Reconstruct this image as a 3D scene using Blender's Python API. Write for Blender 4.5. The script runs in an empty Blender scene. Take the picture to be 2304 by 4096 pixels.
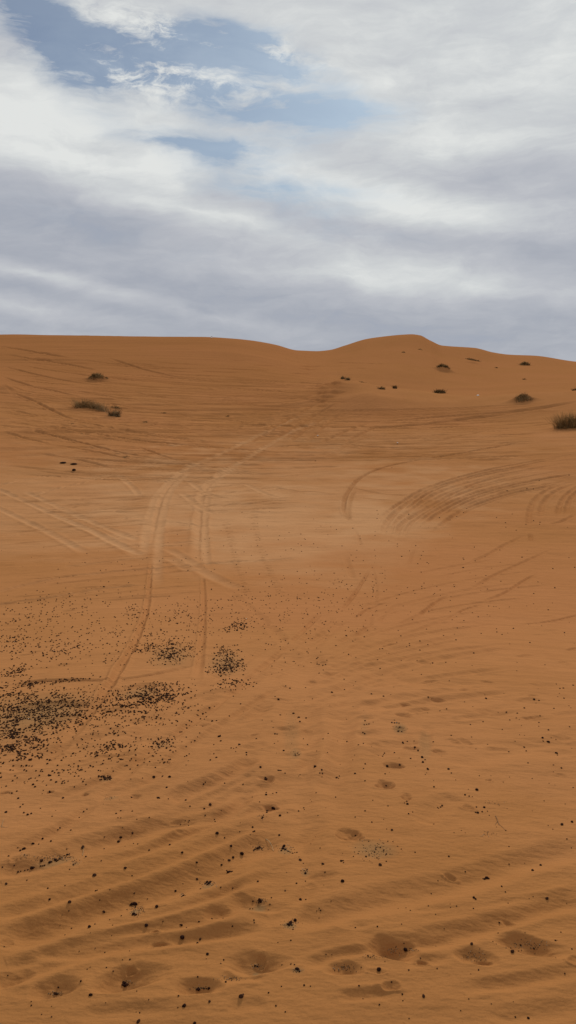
import bpy, math, random
import numpy as np
from mathutils import Vector, Matrix

random.seed(7)
rng = np.random.default_rng(11)
sc = bpy.context.scene
COL = sc.collection

# ------------------------------------------------------------------ camera geometry
F = 2980.0                      # focal length in photo pixels (photo 2304 x 4096)
PITCH = math.radians(10.4)
CZ = 1.62
CP, SP = math.cos(PITCH), math.sin(PITCH)

def ray(px, py):
    """unit-free direction of a photo pixel: azimuth, tangent of elevation, slant factor"""
    X = (px - 1152.0) / F
    Y = (2048.0 - py) / F
    y = CP + Y * SP
    z = -SP + Y * CP
    hor = math.hypot(X, y)
    return math.atan2(X, y), z / hor, math.sqrt(1 + X * X + Y * Y) / hor

# ------------------------------------------------------------------ noise
def perlin(x, y, seed=0):
    xi = np.floor(x).astype(np.int64); yi = np.floor(y).astype(np.int64)
    xf = x - xi; yf = y - yi
    u = xf * xf * xf * (xf * (xf * 6 - 15) + 10)
    v = yf * yf * yf * (yf * (yf * 6 - 15) + 10)
    def g(ix, iy, fx, fy):
        h = (ix * 374761393 + iy * 668265263 + seed * 1274126177) & 0xFFFFFFFF
        h = ((h ^ (h >> 13)) * 1274126177) & 0xFFFFFFFF
        h = h ^ (h >> 16)
        a = (h & 0xFFFF).astype(np.float64) * (2 * math.pi / 65536.0)
        return np.cos(a) * fx + np.sin(a) * fy
    n00 = g(xi, yi, xf, yf); n10 = g(xi + 1, yi, xf - 1, yf)
    n01 = g(xi, yi + 1, xf, yf - 1); n11 = g(xi + 1, yi + 1, xf - 1, yf - 1)
    a = n00 + u * (n10 - n00); b = n01 + u * (n11 - n01)
    return (a + v * (b - a)) * 1.5

def fbm(x, y, octaves=3, seed=0):
    s = 0; a = 1.0; f = 1.0
    for o in range(octaves):
        s = s + a * perlin(x * f, y * f, seed + o * 17)
        a *= 0.5; f *= 2.03
    return s

def sstep(a, b, x):
    t = np.clip((x - a) / (b - a), 0, 1)
    return t * t * (3 - 2 * t)

# ------------------------------------------------------------------ terrain control net
# near profile shared by every direction: (distance, height)
NEAR = [(0.02, 0.0), (0.9, 0.0), (1.7, -0.01), (2.6, -0.10), (4.0, -0.32), (6.0, -0.72), (9.0, -1.36),
        (13.0, -2.05), (18.0, -2.62), (25.0, -2.98), (34.0, -3.0), (46.0, -2.55)]
# far net: column px -> seven (distance, photo row) points, then two points behind the ridge (distance, height)
FARNET = {
    -2600: [(60, 1640), (72, 1575), (80, 1540), (90, 1500), (105, 1440), (118, 1390), (135, 1360)],
    -900:  [(60, 1650), (72, 1575), (80, 1535), (90, 1485), (105, 1425), (118, 1375), (132, 1342)],
    -100:  [(60, 1668), (72, 1592), (80, 1545), (90, 1492), (104, 1430), (116, 1378), (130, 1342)],
    100:   [(60, 1672), (72, 1596), (80, 1550), (90, 1496), (104, 1432), (116, 1380), (130, 1339)],
    260:   [(60, 1675), (72, 1600), (80, 1553), (90, 1500), (104, 1433), (116, 1380), (130, 1341)],
    520:   [(60, 1682), (72, 1610), (80, 1562), (90, 1506), (104, 1440), (116, 1385), (130, 1346)],
    800:   [(60, 1690), (72, 1618), (80, 1572), (90, 1515), (104, 1448), (116, 1392), (130, 1348)],
    920:   [(60, 1692), (72, 1620), (80, 1574), (90, 1518), (104, 1452), (116, 1397), (131, 1354)],
    1010:  [(60, 1692), (72, 1622), (80, 1574), (90, 1520), (104, 1456), (117, 1405), (133, 1363)],
    1104:  [(60, 1692), (72, 1622), (80, 1572), (91, 1522), (106, 1464), (120, 1418), (137, 1380)],
    1190:  [(60, 1690), (72, 1615), (80, 1568), (92, 1522), (108, 1472), (124, 1432), (143, 1402)],
    1260:  [(60, 1688), (72, 1605), (80, 1560), (94, 1523), (112, 1478), (130, 1436), (150, 1405)],
    1320:  [(60, 1685), (70, 1590), (79, 1540), (93, 1520), (114, 1475), (136, 1430), (156, 1400)],
    1377:  [(60, 1682), (69, 1578), (77, 1520), (92, 1530), (115, 1470), (139, 1418), (160, 1383)],
    1468:  [(60, 1680), (68, 1570), (75, 1537), (91, 1548), (116, 1468), (141, 1400), (164, 1356)],
    1540:  [(60, 1680), (67, 1580), (74, 1549), (90, 1562), (116, 1472), (142, 1395), (166, 1346)],
    1601:  [(60, 1680), (67, 1588), (73, 1556), (90, 1570), (116, 1476), (142, 1393), (166, 1340)],
    1640:  [(60, 1680), (67, 1592), (73, 1560), (90, 1574), (116, 1480), (142, 1394), (166, 1338)],
    1675:  [(60, 1680), (67, 1596), (73, 1564), (90, 1578), (116, 1484), (142, 1400), (166, 1342)],
    1717:  [(60, 1680), (67, 1600), (73, 1569), (90, 1580), (116, 1490), (142, 1412), (167, 1363)],
    1766:  [(60, 1680), (67, 1606), (73, 1575), (90, 1584), (117, 1500), (144, 1430), (172, 1383)],
    1891:  [(60, 1684), (67, 1612), (73, 1580), (90, 1585), (119, 1510), (149, 1445), (182, 1392)],
    1973:  [(60, 1684), (67, 1612), (73, 1580), (90, 1584), (120, 1512), (152, 1455), (188, 1411)],
    2031:  [(60, 1684), (67, 1610), (73, 1577), (90, 1580), (120, 1512), (153, 1458), (190, 1419)],
    2131:  [(60, 1680), (67, 1606), (73, 1573), (90, 1576), (120, 1512), (154, 1462), (192, 1423)],
    2304:  [(60, 1670), (67, 1598), (73, 1567), (90, 1572), (120, 1515), (154, 1475), (192, 1447)],
    2600:  [(60, 1660), (67, 1590), (73, 1560), (90, 1568), (120, 1520), (154, 1485), (192, 1462)],
    5200:  [(60, 1640), (67, 1580), (73, 1560), (90, 1560), (120, 1530), (154, 1500), (192, 1480)],
}
def tanel_row(row, az):
    Y = (2048.0 - row) / F
    return (-SP + Y * CP) * np.cos(az) / (CP + Y * SP)

cols = sorted(FARNET)
caz = np.array([math.atan2((c - 1152) / F, CP + 0.19 * SP) for c in cols])
netd = np.array([[p[0] for p in FARNET[c]] for c in cols], float)
netz = np.array([[CZ + p[0] * float(tanel_row(p[1], a)) for p in FARNET[c]] for c, a in zip(cols, caz)])

def pchip_slopes(x, y):
    h = np.diff(x, axis=-1); d = np.diff(y, axis=-1) / h
    m = np.zeros_like(y)
    w1 = 2 * h[..., 1:] + h[..., :-1]; w2 = h[..., 1:] + 2 * h[..., :-1]
    same = (d[..., 1:] * d[..., :-1]) > 0
    with np.errstate(divide='ignore', invalid='ignore'):
        hm = (w1 + w2) / (w1 / d[..., :-1] + w2 / d[..., 1:])
    m[..., 1:-1] = np.where(same, hm, 0)
    m[..., 0] = d[..., 0]; m[..., -1] = d[..., -1]
    return m

def pchip(x, y, q):
    m = pchip_slopes(x, y)
    q = np.clip(q, x[0], x[-1])
    i = np.clip(np.searchsorted(x, q) - 1, 0, len(x) - 2)
    h = x[i + 1] - x[i]; t = (q - x[i]) / h
    return ((2*t**3 - 3*t**2 + 1) * y[i] + (t**3 - 2*t**2 + t) * h * m[i]
            + (-2*t**3 + 3*t**2) * y[i + 1] + (t**3 - t**2) * h * m[i + 1])

# ------------------------------------------------------------------ polar grid
az_fine = np.radians(np.arange(-25.5, 25.5001, 0.055))
step_out = np.radians(np.array([0.1, .2, .4, .8, 1.5, 2.5]).cumsum())
a0 = az_fine[-1] + step_out
rest = np.linspace(a0[-1], 2 * math.pi + az_fine[0] - step_out[-1], 72)[1:-1]
azs = np.concatenate([az_fine, a0, rest, (2 * math.pi + az_fine[0] - step_out)[::-1]])
NA = len(azs)
NF = len(az_fine)
rings = [0.02, 0.3, 0.6, 0.9, 1.1, 1.25]
d = 1.3
while d < 200:
    h = CZ - float(np.interp(d, [p[0] for p in NEAR], [p[1] for p in NEAR]))
    dd = min(0.00115 * d * d / max(h, 1.0) * 1.05, (0.0048 if d < 14 else 0.0037) * d)
    rings.append(d); d += max(dd, 0.0022)
rings += [202, 206, 212, 220, 235, 260, 300, 360, 450, 600, 800, 1100, 1600, 2400]
rings = np.array(rings); NR = len(rings)
print('grid', NA, NR, NA * NR)

AZW = np.where(azs > math.pi, azs - 2 * math.pi, azs)
# interpolate the far net over azimuth
mN = len(NEAR)
D = np.zeros((NA, mN + 7 + 4)); Z = np.zeros_like(D)
for k in range(mN):
    D[:, k] = NEAR[k][0]; Z[:, k] = NEAR[k][1]
for k in range(7):
    D[:, mN + k] = pchip(caz, netd[:, k], AZW)
    Z[:, mN + k] = pchip(caz, netz[:, k], AZW)
ridge_d = D[:, mN + 6]; ridge_z = Z[:, mN + 6]
D[:, mN + 7] = ridge_d + 7;   Z[:, mN + 7] = ridge_z - 1.3
D[:, mN + 8] = ridge_d + 40;  Z[:, mN + 8] = ridge_z - 7.5
D[:, mN + 9] = 520;  Z[:, mN + 9] = -4
D[:, mN + 10] = 2500; Z[:, mN + 10] = -4
LD = np.log(D + 0.5)
M = pchip_slopes(LD, Z)
BASE = np.zeros((NA, NR))
LQ = np.log(rings + 0.5)
for i in range(NA):
    x = LD[i]; y = Z[i]; m = M[i]
    j = np.clip(np.searchsorted(x, LQ) - 1, 0, len(x) - 2)
    hh = x[j + 1] - x[j]; t = np.clip((LQ - x[j]) / hh, 0, 1)
    BASE[i] = ((2*t**3 - 3*t**2 + 1) * y[j] + (t**3 - 2*t**2 + t) * hh * m[j]
               + (-2*t**3 + 3*t**2) * y[j + 1] + (t**3 - t**2) * hh * m[j + 1])
GX = np.sin(azs)[:, None] * rings[None, :]
GY = np.cos(azs)[:, None] * rings[None, :]
spacing = np.gradient(rings)[None, :] + 0 * GX
Hh = BASE.copy()

def lookup(px, py, grid=None):
    """where the line of sight of a photo pixel first meets the sand: x, y, z, slant distance"""
    g = Hh if grid is None else grid
    az, te, sl = ray(px, py)
    fi = (az - az_fine[0]) / (az_fine[1] - az_fine[0])
    i = int(np.clip(math.floor(fi), 0, NF - 2)); w = min(max(fi - i, 0), 1)
    zz = g[i] * (1 - w) + g[i + 1] * w
    tt = (zz - CZ) / rings
    s0 = 4
    hit = np.nonzero(tt[s0:] >= te)[0]
    if len(hit) == 0:
        return None
    k = hit[0] + s0
    if k == 0:
        r = rings[0]
    else:
        r = rings[k - 1] + (rings[k] - rings[k - 1]) * (te - tt[k - 1]) / (tt[k] - tt[k - 1] + 1e-12)
    z = float(np.interp(r, rings, zz))
    return (r * math.sin(az), r * math.cos(az), z, r * math.sqrt(1 + te * te))

def height_at(x, y, grid=None):
    g = Hh if grid is None else grid
    r = math.hypot(x, y); az = math.atan2(x, y)
    fi = (az - az_fine[0]) / (az_fine[1] - az_fine[0])
    i = int(np.clip(math.floor(fi), 0, NF - 2)); w = min(max(fi - i, 0), 1)
    return float(np.interp(r, rings, g[i])) * (1 - w) + float(np.interp(r, rings, g[i + 1])) * w

# ------------------------------------------------------------------ noise relief
R2 = rings[None, :] + 0 * GX
def att(wave):
    """fade a relief whose wavelength the mesh can no longer carry"""
    return np.clip(wave / (spacing * 2.2) - 0.6, 0, 1)
F_ = slice(0, NF)
X_, Y_, R_ = GX[F_], GY[F_], R2[F_]
relief = np.zeros_like(X_)
nearw = sstep(1.0, 3.0, R_)
relief += 0.014 * fbm(X_ * 0.55, Y_ * 0.8, 3, 1) * att(1.0)[F_] * sstep(60, 20, R_)
relief += 0.30 * fbm(X_ * 0.045, Y_ * 0.06, 3, 2) * sstep(12, 45, R_) * sstep(140, 90, R_)
# bands of wind ripple / old ruts running across the slopes
wx = X_ + 2.5 * perlin(X_ * 0.05, Y_ * 0.05, 5); wy = Y_ + 4 * perlin(X_ * 0.03, Y_ * 0.05, 6)
hatch = fbm(wx * 0.07, wy * 0.62 - wx * 0.16, 3, 8)
mask_far = sstep(24, 40, R_) * sstep(150, 110, R_) * sstep(math.radians(9), math.radians(-1), azs[F_][:, None]) 
relief += 0.13 * hatch * mask_far * (0.35 + 0.65 * sstep(-0.3, 0.5, perlin(X_ * .04, Y_ * .04, 33)))
relief += 0.035 * fbm(X_ * 0.35, Y_ * 1.1, 3, 9) * sstep(14, 24, R_) * sstep(75, 50, R_) * att(1.2)[F_]
# trampled, clodded sand
churn = sstep(-0.15, 0.45, perlin(X_ * 0.33, Y_ * 0.33, 12) + 0.25)
relief += 0.005 * fbm(X_ * 3.0 - Y_ * 0.8, Y_ * 4.2, 3, 13) * churn * att(0.22)[F_]
relief += 0.0011 * fbm(X_ * 9.0, Y_ * 13.0, 3, 14) * (0.35 + churn) * att(0.07)[F_]
relief += 0.0009 * fbm(X_ * 38, Y_ * 46, 2, 15) * att(0.022)[F_]
# smooth diagonal swells of old ruts on the near slope
th = math.radians(24)
ux = X_ * math.cos(th) + Y_ * math.sin(th); uy = -X_ * math.sin(th) + Y_ * math.cos(th)
relief += 0.007 * fbm(ux * 0.55, uy * 3.4, 2, 21) * sstep(9.0, 3.5, R_) 
Hh[F_] += relief * nearw * 0.85 + relief * 0.15

PALE = np.zeros((NA, NR)); GREY = np.zeros((NA, NR)); WET = np.zeros((NA, NR))

# ------------------------------------------------------------------ ruts
def smooth_path(pts, n=10):
    P = [np.array(p, float) for p in pts]
    P = [2 * P[0] - P[1]] + P + [2 * P[-1] - P[-2]]
    out = []
    for i in range(1, len(P) - 2):
        for k in range(n):
            t = k / n
            out.append(0.5 * ((2 * P[i]) + (-P[i-1] + P[i+1]) * t + (2*P[i-1] - 5*P[i] + 4*P[i+1] - P[i+2]) * t*t
                              + (-P[i-1] + 3*P[i] - 3*P[i+1] + P[i+2]) * t**3))
    out.append(P[-2])
    return out
BASE2 = Hh.copy(); DET = np.zeros_like(Hh); TONE = np.zeros_like(Hh)
def rut(pts, hw, depth, berm=0.35, pale=0.0, fade=0.12, rough=0.5, seed=0, n=8, flat=1.0, paleW=1.2, grey=0.0, tone=None):
    P = []
    for p in smooth_path(pts, n):
        q = lookup(p[0], p[1], BASE2)
        if q is not None: P.append((q[0], q[1]))
    if len(P) < 2: return
    P = np.array(P)
    jump = np.hypot(*np.diff(P, axis=0).T)
    L = np.concatenate([[0], np.cumsum(jump)]); tot = L[-1]
    az = np.arctan2(P[:, 0], P[:, 1]); rr = np.hypot(P[:, 0], P[:, 1])
    rm = float(np.median(rr)); depth *= 1 + .1 * float(np.clip((rm - 20) / 20, 0, 1)); hmin = .42 * min(.00134 * rm * rm / 4.4, .0072 * rm) if rm > 12 else 0
    if hw < hmin: depth *= (hmin / hw) ** .85; hw = hmin
    reach = hw * 3.2
    da = az_fine[1] - az_fine[0]
    i0 = int(np.clip((az.min() - reach / max(rr.min(), 1) - az_fine[0]) / da, 0, NF)); i1 = int(np.clip((az.max() + reach / max(rr.min(), 1) - az_fine[0]) / da + 2, 0, NF))
    j0 = int(np.searchsorted(rings, rr.min() - reach)); j1 = int(np.searchsorted(rings, rr.max() + reach))
    if i1 <= i0 or j1 <= j0: return
    dist = np.full((i1 - i0, j1 - j0), 1e9); tt = np.zeros_like(dist)
    for k in range(len(P) - 1):
        if jump[k] > 60: continue
        r0, r1 = sorted((rr[k], rr[k + 1])); b0, b1 = sorted((az[k], az[k + 1]))
        e = reach / max(r0 - reach, 0.8)
        ia = int(np.clip((b0 - e - az_fine[0]) / da, i0, i1)); ib = int(np.clip((b1 + e - az_fine[0]) / da + 2, i0, i1))
        ja = int(np.clip(np.searchsorted(rings, r0 - reach), j0, j1)); jb = int(np.clip(np.searchsorted(rings, r1 + reach), j0, j1))
        if ib <= ia or jb <= ja: continue
        gx = GX[ia:ib, ja:jb] - P[k, 0]; gy = GY[ia:ib, ja:jb] - P[k, 1]
        vx, vy = P[k + 1] - P[k]; l2 = vx * vx + vy * vy + 1e-12
        t = np.clip((gx * vx + gy * vy) / l2, 0, 1)
        dd = np.hypot(gx - t * vx, gy - t * vy)
        S = (slice(ia - i0, ib - i0), slice(ja - j0, jb - j0))
        better = dd < dist[S]
        dist[S] = np.where(better, dd, dist[S])
        tt[S] = np.where(better, L[k] + t * jump[k], tt[S])
    GXs = GX[i0:i1, j0:j1]; GYs = GY[i0:i1, j0:j1]
    wob = 1 + 0.22 * perlin(GXs / (hw * 9), GYs / (hw * 9), 50 + seed)
    s = dist / (hw * wob)
    prof = -np.exp(-(s ** 2) ** flat * 1.3) + berm * np.exp(-((s - 1.45) / 0.5) ** 2)
    env = sstep(0, fade * tot + 1e-6, tt) * sstep(tot, tot * (1 - fade) - 1e-6, tt)
    env = env * (1 - rough * sstep(-0.1, 0.55, perlin(GXs / (hw * 26) + 7, GYs / (hw * 26), 80 + seed)))
    sp = spacing[i0:i1, j0:j1]
    w_ = (.9 if rm > 8 else .55) * env * np.exp(-(s / 1.55) ** 4)
    DET[i0:i1, j0:j1] = DET[i0:i1, j0:j1] * (1 - w_) + depth * prof * env
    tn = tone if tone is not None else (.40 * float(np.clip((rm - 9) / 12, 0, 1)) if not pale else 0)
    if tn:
        TONE[i0:i1, j0:j1] = np.maximum(TONE[i0:i1, j0:j1], tn * env * np.exp(-(dist / (hw * .95)) ** 2))  # painted shade: darkens the sand colour along distant ruts
    if pale:
        PALE[i0:i1, j0:j1] += pale * env * np.exp(-(dist / (hw * paleW)) ** 4)
    if grey:
        GREY[i0:i1, j0:j1] += grey * env * np.exp(-(dist / (hw * .8)) ** 2)

def from_crop(ox, oy, pts, s=1.2075):
    return [(ox + x / s, oy + y / s) for x, y in pts]
r1 = lambda *p: from_crop(0, 1280, p)
r2 = lambda *p: from_crop(1104, 1280, p)
r3 = lambda *p: from_crop(0, 1900, p)
r4 = lambda *p: from_crop(1104, 1800, p)
r5 = lambda *p: from_crop(0, 2500, p)
r6 = lambda *p: from_crop(1104, 2500, p)
r7 = lambda *p: from_crop(0, 3200, p)
r8 = lambda *p: from_crop(1104, 3200, p)

def pair(pts, hw, depth, gap=0.5, **kw):
    rut(pts, hw, depth, **kw)

sd = 0
# near slope: broad, softened wheel ruts
near_ruts = [
    (r7((-60, 705), (0, 680), (240, 610), (480, 520), (760, 440), (1000, 345), (1200, 240), (1370, 155)), .060, .030),
    (r7((140, 740), (400, 725), (620, 690), (880, 665), (1100, 640), (1420, 620)), .030, .017),
    (r7((-60, 372), (0, 350), (200, 310), (340, 240), (500, 190), (700, 130), (900, 70)), .050, .020),
    (r7((-40, 300), (0, 280), (150, 205), (300, 130), (400, 60), (470, 0)), .035, .020),
    (r5((400, 900), (480, 840), (560, 760), (640, 690), (760, 560), (830, 490)), .035, .016),
    (r7((290, 340), (380, 270), (580, 195), (870, 110), (1080, 60), (1220, -60)), .045, .018),
    (r8((-10, 605), (200, 560), (500, 490), (800, 425), (1150, 315), (1449, 230), (1520, 210)), .055, .018),
    (r8((370, 690), (700, 680), (970, 625), (1200, 550), (1449, 480), (1520, 465)), .040, .016),
    (r8((130, 815), (260, 752), (400, 730), (490, 720)), .022, .014),
    (r8((650, 690), (760, 675), (860, 655)), .020, .008),
    (r8((290, 950), (420, 940), (570, 928)), .020, .012),
    (r8((870, 912), (1150, 880), (1449, 828), (1520, 815)), .024, .014),
    (r8((600, 795), (720, 775), (840, 748)), .020, .010),
    (r8((1000, 520), (1160, 490), (1300, 468), (1449, 438), (1500, 430)), .020, .009),
    (r8((640, 535), (760, 525), (850, 518)), .018, .010),
    (r8((360, 645), (560, 625), (700, 610)), .018, .006),
    (r8((700, 640), (860, 610), (1010, 600)), .02, .006),
    (r8((1000, 1060), (1200, 1035), (1449, 995), (1520, 985)), .030, .012),
    (r7((350, 1035), (600, 1012), (880, 1000)), .026, .010),
    (r7((1080, 1003), (1200, 992), (1300, 985)), .022, .008),
    (r7((1060, 868), (1160, 850), (1290, 855)), .020, .012),
    (r7((150, 735), (300, 745), (450, 735)), .02, .008),
    (r5((800, 850), (1000, 765), (1140, 695), (1230, 640)), .045, .018),
    (r5((660, 790), (860, 640), (1050, 520), (1180, 430)), .05, .014),
    (r5((800, 960), (980, 880), (1180, 800), (1330, 780)), .05, .010),
    (r5((880, 1010), (1100, 930), (1300, 880), (1400, 840)), .04, .010),
    (r5((700, 480), (900, 400), (1100, 330), (1250, 250), (1400, 210)), .06, .016),
    (r5((560, 500), (760, 440), (960, 340), (1150, 310), (1240, 260)), .05, .014),
    (r5((0, 300), (200, 270), (540, 265), (760, 235), (950, 190)), .04, .020),
    (r5((0, 420), (250, 380), (450, 385), (640, 300), (860, 290)), .05, .016),
    (r5((0, 560), (200, 480), (400, 440), (620, 400), (840, 330)), .05, .014),
    (r5((0, 710), (150, 670), (300, 590), (460, 540), (600, 480)), .05, .016),
    (r5((300, 690), (480, 640), (660, 620), (820, 590)), .03, .012),
    (r6((-100, 240), (60, 190), (230, 60), (330, -30)), .06, .016),
    (r6((0, 130), (100, 90), (200, 20), (280, -40)), .05, .014),
    (r6((380, 190), (500, 170), (660, 172), (820, 195)), .05, .012),
    (r6((200, 820), (290, 710), (310, 620), (330, 500)), .05, .012),
    (r6((720, 640), (728, 560), (738, 480)), .028, .014),
    (r6((420, 550), (430, 500), (450, 420)), .03, .008),
    (r6((470, 630), (600, 580), (700, 560)), .06, .012),
    (r6((870, 680), (1060, 630), (1260, 580), (1449, 560)), .08, .012),
    (r6((380, 190), (560, 250), (760, 290), (960, 270)), .1, .012),
    (r6((700, 960), (780, 880), (860, 820)), .05, .010),
]
# ruts fanning out of the middle towards the lower left
for k in range(15):
    f = (k + rng.random()) / 15
    P = [(-60, 3220 + 760 * f), (400, 3050 + 800 * f), (800, 2780 + 1000 * f), (1100, 2540 + 1150 * f), (1300, 2350 + 1200 * f)]
    a = rng.integers(0, 2); b_ = rng.integers(4, 6)
    P = [(x + rng.uniform(-30, 30), y + rng.uniform(-18, 18)) for x, y in P][a:b_]
    rut(P, rng.uniform(.022, .05) * (1.2 - .4 * f), rng.uniform(.010, .021) * (1.15 - .4 * f), berm=.3, seed=1210 + k, rough=.10, fade=.10, n=8)
for P, hw_, dp_ in [([(1255, 4100), (1215, 3750), (1190, 3420), (1185, 3100), (1215, 2800), (1260, 2560)], .09, .022), ([(1120, 4100), (1085, 3700), (1075, 3350), (1110, 3000), (1190, 2700)], .06, .012), ([(1330, 3500), (1365, 3200), (1372, 2950), (1400, 2700), (1480, 2480)], .07, .018),
                    ([(1130, 3300), (1150, 3000), (1180, 2750)], .05, .008), ([(1180, 2900), (1300, 2740), (1440, 2560), (1500, 2380), (1480, 2240)], .05, .018), ([(900, 2350), (1010, 2440), (1130, 2560), (1210, 2680)], .06, .014)]:
    rut(P, hw_, dp_, berm=.3, seed=1240, rough=.2, fade=.2)
near_ruts.sort(key=lambda t: t[2])
for p, hw, dp in near_ruts:
    sd += 1
    rut(p, hw, dp * (1.2 if hw > .036 else .8), berm=0.25, rough=0.12, seed=sd, fade=0.12 if hw > .036 else .25)

# the two curved pale wheel tracks down into the bowl
wl = [(1260, 1640), (1118, 1702), (894, 1810), (745, 1876), (663, 1959), (632, 2040), (615, 2130), (606, 2231), (596, 2364), (580, 2463), (535, 2580), (497, 2641), (455, 2715), (397, 2798), (323, 2897), (166, 3063), (0, 3175), (-60, 3215)]
wr = [(1370, 1655), (1184, 1720), (1060, 1790), (960, 1850), (878, 1900), (822, 1960), (803, 2049), (799, 2182), (812, 2297), (816, 2430), (807, 2580), (795, 2680), (770, 2760)]
rut(wl[:8], .17, .06, berm=.5, pale=.42, seed=101, rough=.2, paleW=1.3)
rut([(p[0] + 26, p[1]) for p in wl[3:9]], .10, .022, berm=.5, pale=.5, seed=102, rough=.2)
rut([(p[0] - 34, p[1] + 20) for p in wl[3:8]], .10, .020, berm=.5, pale=.4, seed=103, rough=.3)
rut(wl[7:], .035, .026, berm=.6, pale=0, seed=104, rough=.25)
rut(wr[:9], .16, .06, berm=.5, pale=.42, seed=105, rough=.2, paleW=1.3)
rut([(p[0] + 22, p[1]) for p in wr[3:9]], .07, .018, berm=.5, pale=.3, seed=106, rough=.3)
rut(wr[8:], .032, .018, berm=.6, pale=0, seed=107, rough=.35)
# straight crossing tracks on the left of the bowl
for k, p in enumerate([r3((-60, 45), (60, 100), (280, 200), (500, 300), (720, 420)), r3((100, 70), (250, 140), (450, 230), (700, 330)),
          r3((-60, 135), (30, 180), (200, 260), (440, 390)), r3((250, 190), (420, 260), (600, 350), (730, 400)),
          r3((800, 350), (900, 410), (1000, 480), (1180, 560)), r3((820, 400), (930, 470)),
          r3((870, 80), (960, 150), (1040, 190)), r3((900, 20), (1000, 90), (1120, 120)),
          r3((1180, 40), (1280, 90), (1360, 110)), r3((560, -10), (640, 60), (680, 110))]):
    rut(p, .12, .026, berm=.6, pale=.35, seed=120 + k, rough=.35)
for k, p in enumerate([r3((-60, 578), (0, 562), (250, 505), (480, 475), (720, 455), (1000, 430), (1280, 410)), r3((-60, 640), (0, 628), (300, 585), (530, 545), (700, 530)),
          r3((0, 300), (200, 275), (420, 270)), r3((820, 330), (1000, 320), (1160, 315)), r3((300, 445), (600, 410), (700, 400)),
          r3((130, 105), (300, 60), (460, 25), (600, 5)), r3((-60, 60), (150, 20), (300, 0)), r3((400, 220), (560, 215), (700, 200)),
          r3((1000, 190), (1150, 175), (1300, 185)), r3((840, 230), (980, 245)), r3((1000, 430), (1200, 420), (1449, 400))]):
    rut(p, .09, .05 if k < 2 else .035, berm=.5, pale=.25, seed=140 + k, rough=.35)
# short combed ripples between the tracks
for k in range(60):
    if k < 34:
        cx, cy = rng.uniform(150, 580), rng.uniform(1985, 2085)
    else:
        cx, cy = rng.uniform(690, 1150), rng.uniform(1925, 2040)
    L_ = rng.uniform(35, 130)
    rut([(cx - L_, cy + rng.uniform(2, 9)), (cx, cy + rng.uniform(-3, 3)), (cx + L_, cy - rng.uniform(2, 9))], rng.uniform(.07, .12), rng.uniform(.03, .055), berm=.4, fade=.3, rough=.5, seed=200 + k, n=4)
# rows of tread bars
def ladder(pts, step, half, seed):
    P = smooth_path(pts, 24)
    acc = 0; last = P[0]
    for q in P[1:]:
        acc += math.hypot(*(q - last)); last = q
        if acc > step:
            acc = 0
            w = half * rng.uniform(.7, 1.1)
            rut([(q[0] - w, q[1] + 1), (q[0], q[1] + rng.uniform(-2, 2)), (q[0] + w, q[1] - 2)], .05, rng.uniform(.022, .036), berm=.7, fade=.25, rough=.3, seed=seed, n=3)
ladder(r3((1085, 215), (1110, 300), (1130, 390), (1165, 490), (1195, 575)), 10, 18, 300)
ladder(r3((1225, 180), (1240, 290), (1265, 380), (1310, 480), (1350, 570)), 10, 17, 301)
ladder(r3((1125, 575), (1150, 620)), 10, 14, 302)
# upper left: long grazing vehicle lines
ul = [r1((-40, 455), (0, 460), (350, 490), (700, 545), (1000, 585), (1300, 602), (1449, 606)), r1((20, 490), (300, 522), (600, 572), (900, 605), (1250, 636)),
      r1((110, 520), (350, 582), (600, 642), (910, 695)), r1((0, 330), (150, 385), (300, 460), (420, 500)), r1((-40, 120), (200, 160), (370, 190)),
      r1((0, 270), (90, 300), (180, 330)), r1((30, 430), (180, 460), (330, 470)), r1((420, 500), (640, 540), (900, 580), (1180, 590)), r1((560, 440), (800, 455), (1000, 465)),
      r1((380, 545), (560, 580), (760, 605)), r1((650, 605), (800, 660), (900, 690)), r1((0, 535), (120, 570), (250, 600)), r1((250, 600), (480, 640), (700, 690)),
      r1((1040, 475), (1200, 495), (1380, 495)), r1((500, 175), (700, 240), (900, 285)), r1((300, 330), (600, 380), (900, 400), (1150, 390)),
      r1((600, 340), (800, 375), (1000, 378)), r1((0, 385), (300, 400), (500, 410)), r1((-20, 160), (300, 210), (500, 250)), r1((0, 220), (250, 280), (500, 320)),
      r1((400, 380), (700, 430), (1000, 440)), r1((1180, 330), (1400, 350), (1449, 352)), r1((1449, 440), (1300, 540), (1180, 610)), r1((-20, 300), (200, 330), (420, 380)),
      r1((850, 590), (1100, 620), (1350, 640), (1449, 640)), r1((150, 640), (400, 680), (560, 720))]
def fam(x0, x1, f, n, hw, dp, seed, jit=4, rough=.2, npt=7, both=22):
    for k in range(n):
        t = (k + rng.random()) / n
        a = x0 + (x1 - x0) * rng.random() * .55; b_ = a + (x1 - a) * rng.uniform(.35, 1.0)
        xs = np.linspace(a, b_, npt); w1 = rng.uniform(-1, 1) * jit
        P = [(x, f(x, t) + w1 * math.sin((x - a) / 260.0 + k)) for x in xs]
        rut(P, rng.uniform(*hw), rng.uniform(*dp) * .9, berm=.4, seed=seed + k, rough=rough, fade=.2, n=6)
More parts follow.
